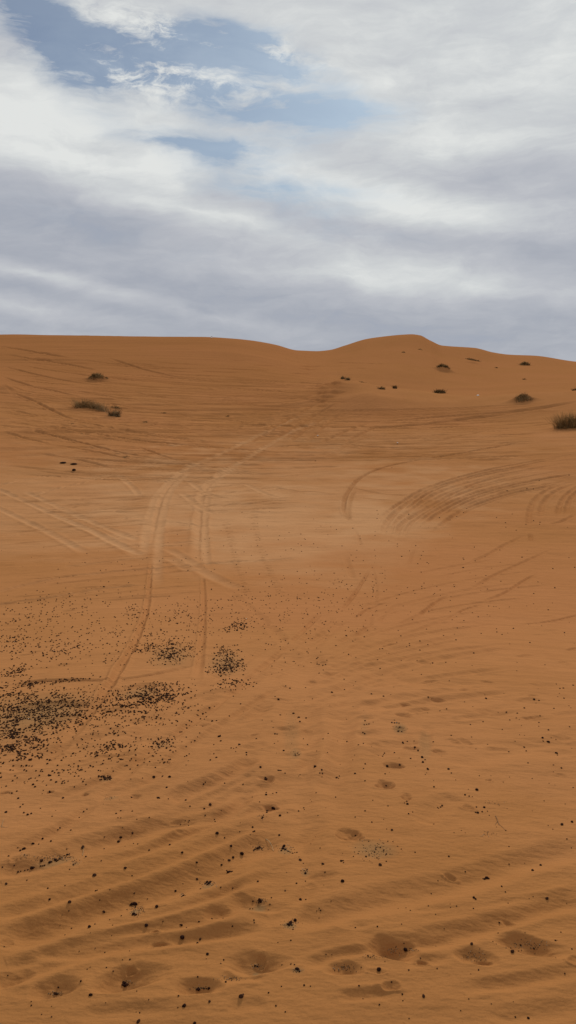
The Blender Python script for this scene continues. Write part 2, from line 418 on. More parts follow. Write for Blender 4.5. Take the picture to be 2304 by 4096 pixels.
# long wheel lines sweeping round the left dune and into the saddle
fam(-40, 1500, lambda x, t: 1400 + 330 * t + (150 - 110 * t) * (1 - math.exp(-(x + 40) / 620.0)) - 10 * t, 75, (.13, .24), (.045, .10), 900)
fam(-40, 1300, lambda x, t: 1560 + 330 * t + (120 - 60 * t) * (1 - math.exp(-(x + 40) / 500.0)), 55, (.11, .19), (.035, .08), 1010)
fam(700, 2340, lambda x, t: 1640 + 200 * t - (x - 1400) * abs(x - 1400) / 22000.0 * (1 - .3 * t), 50, (.10, .20), (.03, .08), 1080)
fam(1150, 2340, lambda x, t: 2230 + 560 * t + (300 - 120 * t) * math.exp(-(x - 1150) / 420.0) - 60 * (x - 1150) / 1200, 16, (.035, .07), (.012, .026), 1170, jit=14)
fam(-40, 900, lambda x, t: 2030 + 420 * t - .10 * x * (1 - .3 * t), 24, (.05, .09), (.018, .035), 1190, jit=10)
for k in range(110):
    cx = rng.uniform(-20, 1500); cy = rng.uniform(1440, 1720)
    slope = 0.13 * (1 - cx / 1500.0) + rng.uniform(-.03, .03)
    L_ = rng.uniform(40, 170)
    rut([(cx - L_, cy - slope * L_), (cx, cy), (cx + L_, cy + slope * L_ * .7)], rng.uniform(.12, .22), rng.uniform(.03, .07), berm=.5, fade=.3, rough=.4, seed=400 + k, n=4)
for k in range(60):
    cx = rng.uniform(900, 2250); cy = rng.uniform(1640, 1880)
    slope = -0.06 * (cx - 1100) / 1200.0 + rng.uniform(-.03, .03)
    L_ = rng.uniform(30, 110)
    rut([(cx - L_, cy - slope * L_), (cx, cy), (cx + L_, cy + slope * L_)], rng.uniform(.12, .26), rng.uniform(.03, .07), berm=.5, fade=.3, rough=.5, seed=600 + k, n=4)
for k, p in enumerate(ul):
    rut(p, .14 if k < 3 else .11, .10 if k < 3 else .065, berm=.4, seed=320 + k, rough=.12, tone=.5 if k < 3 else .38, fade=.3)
# centre and right
cr = [(r2((-300, 500), (0, 512), (250, 517), (500, 520), (750, 500), (1100, 452), (1449, 397), (1520, 385)), .30, .085), (r2((100, 490), (500, 490), (800, 467), (1200, 437), (1370, 420)), .22, .06),
      (r2((-100, 607), (0, 612), (300, 602), (600, 620), (850, 620)), .18, .05), (r2((0, 640), (300, 640), (560, 635)), .15, .035),
      (r2((-60, 540), (0, 512), (110, 450), (235, 388)), .20, .05), (r2((-10, 575), (150, 482), (320, 385)), .20, .05), (r2((60, 592), (170, 510), (280, 450)), .16, .045),
      (r2((140, 592), (250, 500), (350, 420)), .16, .04), (r2((215, 595), (330, 540), (440, 500)), .16, .05), (r2((330, 592), (420, 545), (490, 515)), .16, .05),
      (r2((240, 670), (350, 600), (470, 555)), .16, .03), (r2((700, 590), (800, 580), (900, 560)), .15, .03), (r2((560, 600), (760, 600), (960, 590)), .14, .03),
      (r2((780, 585), (870, 562), (1000, 540)), .16, .03), (r2((1240, 510), (1290, 505), (1340, 500)), .12, .03),
      (r4((-20, 180), (120, 200), (260, 205)), .10, .022), (r4((0, 130), (140, 120), (300, 125)), .08, .016), (r4((360, 180), (500, 210), (640, 220)), .08, .014), (r4((400, 230), (620, 250)), .06, .012)]
for k, (p, hw, dp) in enumerate(cr):
    rut(p, hw * 1.15, dp * 1.7, berm=.4, seed=700 + k, rough=.25)
# the single sharp line that hooks down
rut([(1392, 2085), (1378, 2030), (1380, 1995), (1394, 1966), (1435, 1916), (1530, 1871), (1684, 1838), (1700, 1834)], .09, .07, berm=.3, seed=730, rough=.1, fade=.06)
rut([(1722, 1833), (1810, 1818), (1932, 1797), (2048, 1777), (2070, 1773)], .10, .08, berm=.3, seed=731, rough=.15, fade=.06)
rut(r4((355, 350), (350, 290), (365, 230), (385, 190)), .06, .02, berm=.5, seed=732, rough=.3)
arcs = [(r4((525, 455), (530, 370), (570, 310), (640, 250), (740, 190), (870, 150), (1000, 112), (1150, 85), (1300, 52), (1449, 30), (1500, 22)), .13, .050),
        (r4((590, 450), (600, 370), (680, 310), (800, 240), (900, 190), (1000, 150), (1200, 105), (1350, 85)), .11, .045),
        (r4((630, 375), (740, 310), (800, 285)), .08, .035), (r4((740, 260), (820, 200), (920, 180), (1000, 155)), .09, .040),
        (r4((810, 275), (880, 235), (1040, 200)), .08, .045), (r4((718, 445), (725, 390), (745, 325)), .07, .030),
        (r4((750, 412), (800, 360), (900, 290), (1000, 250), (1130, 210), (1250, 187), (1449, 150), (1500, 142)), .10, .045),
        (r4((1060, 190), (1200, 157), (1400, 122), (1449, 116), (1500, 110)), .10, .045), (r4((478, 330), (560, 270), (680, 200), (780, 155)), .08, .03),
        (r4((620, 250), (730, 180), (850, 130), (1000, 100), (1080, 90)), .09, .035), (r4((800, 210), (940, 160), (1100, 140)), .06, .025),
        (r4((1020, 110), (1150, 70), (1260, 55), (1330, 60)), .09, .035), (r4((660, 330), (760, 290), (860, 250), (990, 210)), .06, .02),
        (r4((1225, 405), (1225, 300), (1260, 230), (1340, 180), (1449, 150), (1500, 140)), .10, .035), (r4((1275, 345), (1290, 260), (1350, 200), (1449, 162), (1500, 150)), .08, .030),
        (r4((1360, 335), (1370, 270), (1400, 220), (1449, 182), (1500, 160)), .08, .028), (r4((1400, 320), (1415, 250), (1449, 210), (1500, 180)), .06, .025),
        (r4((1232, 440), (1228, 400)), .07, .03), (r4((1310, 360), (1380, 345), (1449, 310)), .06, .02),
        (r4((890, 562), (1010, 512), (1100, 462), (1225, 400)), .09, .026), (r4((870, 692), (950, 667), (1060, 602), (1200, 540), (1350, 470)), .07, .024),
        (r4((975, 742), (1100, 692), (1200, 630), (1280, 590)), .05, .024), (r4((540, 855), (620, 832), (700, 792), (780, 730), (860, 695)), .05, .026),
        (r4((300, 790), (370, 710), (440, 600), (465, 565)), .05, .024), (r4((370, 822), (440, 772), (540, 737), (640, 742)), .04, .018), (r4((860, 795), (920, 768), (1000, 745)), .04, .016),
        (r4((490, 840), (520, 800), (580, 745)), .04, .014), (r4((1120, 845), (1300, 832), (1449, 800), (1500, 790)), .04, .018), (r4((390, 900), (430, 860), (475, 835)), .04, .020),
        (r4((150, 935), (200, 900), (240, 870)), .05, .018), (r4((330, 500), (350, 560), (380, 640)), .09, .016), (r4((280, 940), (420, 880), (560, 860)), .06, .014),
        (r4((1180, 505), (1300, 500), (1449, 520)), .06, .014), (r4((640, 560), (660, 500), (690, 470)), .06, .014), (r4((560, 910), (760, 840), (900, 780)), .05, .012),
        (r4((380, 380), (400, 430), (410, 470)), .06, .014), (r4((750, 450), (900, 470), (1050, 500)), .05, .010),
        (r6((500, 110), (560, 95), (640, 90)), .03, .014), (r6((960, 25), (1010, 28)), .03, .01), (r6((1400, 125), (1449, 112), (1500, 110)), .03, .012)]
A1 = [(505, 470), (515, 380), (560, 310), (740, 192), (1000, 112), (1300, 55), (1520, 20)]; A5 = [(735, 470), (755, 405), (815, 350), (960, 268), (1130, 213), (1300, 178), (1520, 142)]
keep = [arcs[0], arcs[1], arcs[6], arcs[7]] + arcs[13:]
arcs = [(None, 0, 0)] * 0
for k in range(13):
    t = (k + rng.uniform(-.3, .3)) / 10.0 - .1
    P = [(ax_ + (bx_ - ax_) * t + rng.uniform(-5, 5), ay_ + (by_ - ay_) * t + rng.uniform(-3, 3)) for (ax_, ay_), (bx_, by_) in zip(A1, A5)]
    P = P[int(rng.integers(0, 3)):7 - int(rng.integers(0, 2))]
    arcs.append((r4(*P), rng.uniform(.06, .10), rng.uniform(.02, .04)))
NB = len(arcs) + 4; arcs = arcs + keep
for k, (p, hw, dp) in enumerate(arcs):
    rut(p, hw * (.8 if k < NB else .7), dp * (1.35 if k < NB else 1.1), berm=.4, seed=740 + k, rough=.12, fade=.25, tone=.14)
# short scuffs over the mid slope
for k in range(70):
    cx = rng.uniform(900, 2304); cy = 2450 + 600 * rng.random() ** 1.3
    L_ = rng.uniform(15, 70); sl = rng.uniform(.05, .45) * (1 if cx < 1700 else .4)
    rut([(cx - L_, cy + sl * L_), (cx, cy), (cx + L_, cy - sl * L_)], rng.uniform(.02, .05), rng.uniform(.006, .014), berm=.5, fade=.3, rough=.4, seed=820 + k, n=3)

Hh += DET
# ------------------------------------------------------------------ footprints and hollows
def hollow(px, py, rx, ry, depth, grey=0.0, power=2.2, rim=0.25, rot=0.0, lean=0.3):
    q = lookup(px, py, BASE2)
    if q is None: return
    x0, y0, z0, sl = q
    az = math.atan2(x0, y0); r = math.hypot(x0, y0)
    wx_ = rx * sl / F
    te = (CZ - z0) / r
    wy_ = ry * sl / F / max(math.sin(math.atan(te)), .12)
    reach = max(wx_, wy_) * 2.3
    da = az_fine[1] - az_fine[0]
    i0 = int(np.clip((az - reach / r - az_fine[0]) / da, 0, NF)); i1 = int(np.clip((az + reach / r - az_fine[0]) / da + 2, 0, NF))
    j0 = int(np.searchsorted(rings, r - reach)); j1 = int(np.searchsorted(rings, r + reach))
    gx = GX[i0:i1, j0:j1] - x0; gy = GY[i0:i1, j0:j1] - y0
    c, s = math.cos(-az), math.sin(-az)
    lx = gx * math.cos(az) - gy * math.sin(az); ly = gx * math.sin(az) + gy * math.cos(az)
    if rot:
        lx, ly = lx * math.cos(rot) + ly * math.sin(rot), -lx * math.sin(rot) + ly * math.cos(rot)
    nz = 1 + 0.26 * perlin(gx / wx_ * 1.1 + px, gy / wx_ * 1.1, 9)
    # deepest point lies towards the camera side, long wall on the far side
    lyy = ly / wy_
    lyy = np.where(lyy > -lean, (lyy + lean) / (1 + lean), (lyy + lean) / (1 - lean))
    s2 = np.sqrt((lx / wx_) ** 2 + lyy ** 2) * nz
    body = -np.clip(1 - (s2 / 1.1) ** 2, 0, 1) ** 1.5 * (1 + .12 * perlin(gx / wx_ * 3.1, gy / wx_ * 3.1, 19))
    ring = rim * np.exp(-((s2 - 1.15) / 0.3) ** 2) * (.4 + .6 * (ly < 0))
    Hh[i0:i1, j0:j1] += depth * (body + ring)
    if grey:
        GREY[i0:i1, j0:j1] += grey * np.exp(-(((lx / wx_) ** 2 + (ly / wy_ + .2) ** 2)) / .22)

FOOT = [(219, 3951, 84, 38, .034, .2), (505, 3915, 118, 50, .045, .1), (795, 3943, 82, 32, .030, 0), (1027, 3845, 108, 48, .042, .2),
        (1576, 3790, 86, 50, .050, 0), (1377, 3868, 66, 32, .026, 0), (1905, 3822, 72, 36, .026, 0), (2112, 3773, 118, 46, .042, 0)]
for f in FOOT: hollow(f[0], f[1], f[2] * 1.05, f[3] * .78, f[4] * .78, f[5], rim=.03)
SMALL = [(33, 3912, 60, 24, .012, 0), (1023, 3608, 80, 30, .020, .4), (1394, 3337, 42, 24, .022, 0), (1627, 2819, 22, 9, .018, 0), (1616, 2859, 32, 13, .026, 0),
         (1597, 2914, 24, 16, .024, .5), (1646, 2990, 28, 15, .024, .4), (1574, 3062, 36, 14, .024, .5), (1543, 3139, 32, 17, .026, 0), (1870, 2757, 28, 8, .020, 0),
         (1949, 2727, 22, 7, .016, 0), (1764, 2801, 32, 8, .020, 0), (1700, 2834, 16, 6, .010, 0), (1624, 3185, 18, 18, .014, 0), (1068, 3110, 26, 12, .020, 0), (1085, 3222, 28, 12, .022, 0),
         (269, 2443, 26, 9, .030, 0), (103, 2619, 38, 7, .022, 0), (248, 2658, 24, 7, .024, 0), (195, 2565, 20, 7, .018, 0), (133, 2608, 30, 6, .018, 0), (1114, 2522, 16, 6, .018, 0), (1064, 2467, 12, 6, .018, 0), (1066, 2498, 13, 6, .018, 0),
         (1134, 2553, 16, 8, .020, 0), (1040, 2440, 12, 5, .014, 0), (1135, 2749, 14, 8, .014, 0), (1980, 2848, 70, 26, .024, 0), (2200, 2740, 60, 26, .018, 0), (1360, 3420, 50, 20, .008, 0), (60, 2460, 26, 6, .016, 0), (40, 2520, 24, 6, .02, 0),
         (1420, 3700, 60, 18, .006, 0), (880, 3640, 50, 18, .010, 0), (1290, 3500, 50, 14, .008, 0), (1500, 2980, 30, 10, .01, 0), (1290, 2650, 20, 9, .014, 0), (1250, 2720, 16, 8, .012, 0), (1330, 2780, 14, 7, .012, 0), (820, 2900, 20, 8, .012, 0), (540, 3180, 20, 8, .012, 0), (340, 3180, 14, 6, .014, 0), (200, 3170, 14, 5, .014, 0), (20, 3171, 18, 6, .014, 0)]
for f in SMALL: hollow(f[0], f[1], f[2] * 1.15, f[3] * 1.05, f[4] * 1.05, f[5], rim=.08)
for k in range(45):   # scattered old dimples
    py = 2450 + 1500 * rng.random()
    px = rng.uniform(0, 2304); s_ = 0.35 + (py - 2400) / 1500.0
    hollow(px, py, rng.uniform(8, 30) * s_, rng.uniform(4, 11) * s_, rng.uniform(.003, .009), 0, rim=.5)

def mound(px, py, wpx, hm, asp=1.0):
    """a small sand hummock, half-width in photo pixels, height in metres"""
    q = lookup(px, py, BASE2)
    if q is None: return
    x0, y0, z0, sl = q
    w = wpx * sl / F
    g = np.exp(-(((GX[F_] - x0) / w) ** 2 + ((GY[F_] - y0) / (w * asp)) ** 2) * 1.2)
    Hh[F_] += hm * g * (1 + 0.2 * perlin(GX[F_] * 1.7, GY[F_] * 1.7, 4))
MOUNDS = [(345, 1634, 62, .22, .8), (455, 1664, 34, .16, .8), (392, 1518, 40, .55, .6), (1776, 1484, 36, .75, .6), (1890, 1452, 30, .3, .6), (2100, 1461, 24, .45, .6),
          (2092, 1604, 56, .55, .5), (2275, 1710, 60, .34, .7), (1760, 1572, 30, .2, .6), (505, 1828, 22, .07, 1), (20, 1560, 60, .5, .8)]
for m_ in MOUNDS: mound(*m_)

# ------------------------------------------------------------------ sand colour zones (real differences of the sand itself)
def zone(px, py, rx, ry, amt, arr, sharp=2.0):
    q = lookup(px, py, BASE2); qa = lookup(px + rx, py, BASE2); qb = lookup(px, py + ry, BASE2); qc = lookup(px, py - ry, BASE2)
    if q is None or qb is None: return
    a = math.atan2(q[0], q[1]); r = math.hypot(q[0], q[1])
    rb = math.hypot(qb[0], qb[1]); rc = math.hypot(qc[0], qc[1]) if qc else r * 1.5
    wa = rx * math.hypot(r, CZ - q[2]) / F / r
    lr = np.log(R_ / r)
    wr_ = np.where(lr > 0, abs(math.log(max(rc / r, 1.01))), abs(math.log(max(r / rb, 1.01))))
    s = np.sqrt(((azs[F_][:, None] - a) / wa) ** 2 + (lr / wr_) ** 2)
    s = s + 0.30 * fbm(X_ * 0.5, Y_ * 0.5, 3, 31) 
    arr[F_] += amt * np.clip(1 - np.clip(s, 0, 9) ** sharp, 0, 1)
zone(1150, 2060, 800, 300, .75, PALE, 1.5)
zone(350, 2020, 800, 240, .6, PALE, 1.5)
zone(1560, 2080, 300, 90, .35, PALE, 2.5)
zone(1900, 1930, 500, 120, .35, PALE, 1.5)
zone(1120, 2110, 420, 160, .16, PALE, 3)
zone(2050, 2260, 520, 190, -.35, PALE, 1.5)
zone(1500, 1760, 900, 60, .25, PALE, 1.5)
WET[F_] += sstep(7.0, 9.5, R_ + 1.6 * fbm(X_ * .4, Y_ * .4, 2, 40)) * sstep(26, 14, R_) * sstep(math.radians(-12), math.radians(2), azs[F_][:, None] + .05 * perlin(X_ * .3, Y_ * .3, 3))
zone(70, 2870, 230, 100, .55, GREY, 1.4); zone(250, 2830, 160, 60, .35, GREY, 1.4); zone(690, 2625, 90, 50, .4, GREY, 1.4); zone(905, 2650, 80, 60, .5, GREY, 1.4)
zone(560, 2775, 100, 30, .6, GREY, 1.4); zone(650, 2975, 50, 22, .4, GREY); zone(1165, 2930, 34, 110, .25, GREY); zone(1185, 3010, 22, 20, .4, GREY); zone(1458, 2900, 16, 60, .2, GREY)
zone(1600, 2914, 26, 22, .7, GREY); zone(1700, 2980, 24, 60, .4, GREY); zone(1500, 3400, 80, 36, .6, GREY); zone(1140, 3396, 26, 18, .6, GREY); zone(1222, 3480, 16, 14, .6, GREY)
zone(220, 3433, 80, 16, .6, GREY); zone(300, 3452, 24, 10, .4, GREY); zone(540, 3635, 26, 24, 1.0, GREY); zone(1040, 3606, 24, 14, .6, GREY); zone(1160, 3694, 28, 16, .8, GREY); zone(505, 3935, 20, 10, .5, GREY)
zone(222, 3975, 22, 8, .9, GREY); zone(1026, 3865, 20, 12, .9, GREY); zone(428, 3112, 24, 16, .6, GREY); zone(445, 3190, 30, 12, .5, GREY); zone(830, 3535, 24, 12, .7, GREY); zone(1190, 3880, 30, 12, .5, GREY)
PALE = np.clip(PALE, 0, 1.2); GREY = np.clip(GREY, 0, 1); WET = np.clip(WET, 0, 1)

# ------------------------------------------------------------------ materials
def new_mat(name):
    m = bpy.data.materials.new(name); m.use_nodes = True
    nt = m.node_tree; b = nt.nodes['Principled BSDF']
    return m, nt, b
def N(nt, t, **kw):
    n = nt.nodes.new(t)
    for k, v in kw.items(): setattr(n, k, v)
    return n

def simple_mat(name, c1, c2, scale=20, rough=.9, bump=0.0, bscale=60):
    m, nt, b = new_mat(name)
    tc = N(nt, 'ShaderNodeTexCoord'); nz = N(nt, 'ShaderNodeTexNoise'); nz.inputs['Scale'].default_value = scale; nz.inputs['Detail'].default_value = 4
    nt.links.new(tc.outputs['Object'], nz.inputs['Vector'])
    cr_ = N(nt, 'ShaderNodeValToRGB'); cr_.color_ramp.elements[0].color = (*c1, 1); cr_.color_ramp.elements[1].color = (*c2, 1)
    cr_.color_ramp.elements[0].position = .35; cr_.color_ramp.elements[1].position = .65
    nt.links.new(nz.outputs['Fac'], cr_.inputs['Fac']); nt.links.new(cr_.outputs['Color'], b.inputs['Base Color'])
    b.inputs['Roughness'].default_value = rough
    b.inputs['Specular IOR Level'].default_value = .02
    if bump:
        n2 = N(nt, 'ShaderNodeTexNoise'); n2.inputs['Scale'].default_value = bscale; nt.links.new(tc.outputs['Object'], n2.inputs['Vector'])
        bp = N(nt, 'ShaderNodeBump'); bp.inputs['Strength'].default_value = bump; bp.inputs['Distance'].default_value = .002
        nt.links.new(n2.outputs['Fac'], bp.inputs['Height']); nt.links.new(bp.outputs['Normal'], b.inputs['Normal'])
    return m

def sand_material():
    m, nt, b = new_mat('sand')
    L = nt.links.new
    geo = N(nt, 'ShaderNodeNewGeometry')
    def attr(n):
        a = N(nt, 'ShaderNodeAttribute'); a.attribute_name = n; return a.outputs['Fac']
    def noise(scale, detail=4, rough=.55, mapscale=None):
        t = N(nt, 'ShaderNodeTexNoise'); t.inputs['Scale'].default_value = scale; t.inputs['Detail'].default_value = detail; t.inputs['Roughness'].default_value = rough
        if mapscale:
            mp = N(nt, 'ShaderNodeMapping'); mp.inputs['Scale'].default_value = mapscale; L(geo.outputs['Position'], mp.inputs['Vector']); L(mp.outputs[0], t.inputs['Vector'])
        else: L(geo.outputs['Position'], t.inputs['Vector'])
        return t.outputs['Fac']
    def mix(a, bcol, fac, blend='MIX'):
        n = N(nt, 'ShaderNodeMix', data_type='RGBA', blend_type=blend)
        if isinstance(fac, float): n.inputs[0].default_value = fac
        else: L(fac, n.inputs[0])
        if isinstance(a, tuple): n.inputs[6].default_value = (*a, 1)
        else: L(a, n.inputs[6])
        if isinstance(bcol, tuple): n.inputs[7].default_value = (*bcol, 1)
        else: L(bcol, n.inputs[7])
        return n.outputs[2]
    def ramp(v, lo, hi, a=0.0, c=1.0):
        r = N(nt, 'ShaderNodeMapRange'); r.inputs[1].default_value = lo; r.inputs[2].default_value = hi; r.inputs[3].default_value = a; r.inputs[4].default_value = c
        L(v, r.inputs[0]); return r.outputs[0]
    base = mix(SAND_A, SAND_B, ramp(noise(.35, 4), .35, .65))
    base = mix(base, SAND_NEAR, attr('near'))
    base = mix(base, SAND_DUNE, attr('dune'))
    base = mix(base, SAND_RED, ramp(noise(.09, 3), .40, .65, 0, .35))
    base = mix(base, SAND_RED, ramp(attr('red'), 0, 1, 0, .35))
    base = mix(base, SAND_PALE, attr('pale'))
    base = mix(base, (.66, .60, .52), attr('rut_shade'), 'MULTIPLY')  # groove shade multiplied into the sand colour
    base = mix(base, SAND_GREY, ramp(attr('grey'), 0, 1, 0, .75))
    # patches of darker heavy grains and the single grains
    base = mix(base, (.55, .50, .46), ramp(noise(6, 5, .7), .52, .75, 0, .20), 'MULTIPLY')
    base = mix(base, (.45, .38, .35), ramp(noise(160, 3, .7), .56, .75, 0, .40), 'MULTIPLY')
    base = mix(base, (1.35, 1.3, 1.25), ramp(noise(210, 2, .6), .60, .75, 0, .40), 'MULTIPLY')
    base = mix(base, (.5, .5, .5), ramp(noise(2.2, 4, .6, (1, 2.2, 1)), .5, .8, 0, .18), 'MULTIPLY')
    L(base, b.inputs['Base Color'])
    b.inputs['Roughness'].default_value = .95; b.inputs['Specular IOR Level'].default_value = 0.0
    # bump: three grain sizes
    b1 = N(nt, 'ShaderNodeBump'); b1.inputs['Strength'].default_value = .40; b1.inputs['Distance'].default_value = .004; L(noise(70, 5, .65), b1.inputs['Height'])
    b2 = N(nt, 'ShaderNodeBump'); b2.inputs['Strength'].default_value = .32; b2.inputs['Distance'].default_value = .02; L(noise(9, 5, .6, (1, 1.8, 1)), b2.inputs['Height']); L(b2.outputs[0], b1.inputs['Normal'])
    b3 = N(nt, 'ShaderNodeBump'); b3.inputs['Strength'].default_value = .35; b3.inputs['Distance'].default_value = .12; L(noise(1.5, 5, .6, (1, 2.6, 1)), b3.inputs['Height']); L(b3.outputs[0], b2.inputs['Normal'])
    L(b1.outputs[0], b.inputs['Normal'])
    return m
SAND_A = (.354, .155, .055); SAND_B = (.386, .171, .064); SAND_RED = (.378, .155, .061); SAND_NEAR = (.330, .142, .045); SAND_DUNE = (.336, .142, .050)
SAND_PALE = (.462, .238, .108); SAND_GREY = (.200, .128, .058)

# ------------------------------------------------------------------ ground sheet
V = np.stack([GX, GY, Hh], axis=-1).reshape(-1, 3).astype(np.float32)
ii, jj = np.meshgrid(np.arange(NA), np.arange(NR - 1), indexing='ij')
i2 = (ii + 1) % NA
quads = np.stack([ii * NR + jj, ii * NR + jj + 1, i2 * NR + jj + 1, i2 * NR + jj], axis=-1).reshape(-1, 4).astype(np.int32)
me = bpy.data.meshes.new('ground')
me.vertices.add(len(V)); me.vertices.foreach_set('co', V.ravel())
me.loops.add(quads.size); me.loops.foreach_set('vertex_index', quads.ravel())
me.polygons.add(len(quads)); me.polygons.foreach_set('loop_start', np.arange(0, quads.size, 4, dtype=np.int32))
try: me.polygons.foreach_set('loop_total', np.full(len(quads), 4, dtype=np.int32))
except Exception: pass
me.update(calc_edges=True)
me.polygons.foreach_set('use_smooth', np.ones(len(quads), dtype=bool))
NEARA = np.zeros((NA, NR)); NEARA[:] = sstep(3.6, 2.0, R2); NEARA[F_] = sstep(3.6, 2.0, R_ + .5 * fbm(X_ * .9, Y_ * .9, 3, 60))
DUNE = np.zeros((NA, NR)); DUNE[:] = sstep(58, 100, R2); DUNE[F_] = sstep(58, 100, R_ + 8 * fbm(X_ * .06, Y_ * .06, 3, 61)) * (1 - .35 * sstep(math.radians(-2), math.radians(6), azs[F_][:, None]))
for nm, arr in (('near', NEARA), ('dune', DUNE), ('rut_shade', TONE), ('pale', PALE), ('grey', GREY), ('red', WET)):
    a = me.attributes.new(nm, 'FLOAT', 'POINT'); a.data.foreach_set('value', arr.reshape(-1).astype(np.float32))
ground = bpy.data.objects.new('ground', me); COL.objects.link(ground)
me.materials.append(sand_material())
ground['kind'] = 'structure'; ground['label'] = 'orange desert sand with wheel ruts and footprints rising to dunes'; ground['category'] = 'sand dunes'

# ------------------------------------------------------------------ helpers for things
def link_mesh(name, verts, faces, mat, parent=None, smooth=False, loc=None):
    m = bpy.data.meshes.new(name)
    m.from_pydata([tuple(v) for v in verts], [], faces); m.update()
    if smooth: m.polygons.foreach_set('use_smooth', np.ones(len(m.polygons), dtype=bool))
    m.materials.append(mat)
    o = bpy.data.objects.new(name, m); COL.objects.link(o)
    if parent: o.parent = parent
    if loc is not None: o.location = loc
    return o
def tag(o, label, cat, group=None):
    o['label'] = label; o['category'] = cat
    if group: o['group'] = group
    return o

# ---- pebbles
import bmesh
def pebble_mesh(seed, sub=2):
    bm = bmesh.new(); bmesh.ops.create_icosphere(bm, subdivisions=sub, radius=1.0)
    r_ = random.Random(seed)
    sx, sy, sz = r_.uniform(.85, 1.2), r_.uniform(.75, 1.0), r_.uniform(.62, .85)
    ax = [(Vector((r_.uniform(-1, 1), r_.uniform(-1, 1), r_.uniform(-1, 1))).normalized(), r_.uniform(.72, .95)) for _ in range(7)]
    for v in bm.verts:
        c = v.co.copy()
        for n_, k_ in ax:
            dd_ = c.dot(n_)
            if dd_ > k_: c -= n_ * (dd_ - k_) * .85
        v.co = Vector((c.x * sx, c.y * sy, c.z * sz))
    m = bpy.data.meshes.new('pebble'); bm.to_mesh(m); bm.free()
    m.polygons.foreach_set('use_smooth', np.ones(len(m.polygons), dtype=bool))
    return m
MP = [simple_mat('pebble_dark', (.011, .004, .003), (.038, .015, .009), 1.6, .75, .4, 3), simple_mat('pebble_brown', (.030, .012, .007), (.075, .034, .018), 1.8, .85, .4, 3)]
PEB = [pebble_mesh(50 + i) for i in range(10)]
for i, m in enumerate(PEB): m.materials.append(MP[0 if i % 4 else 1])

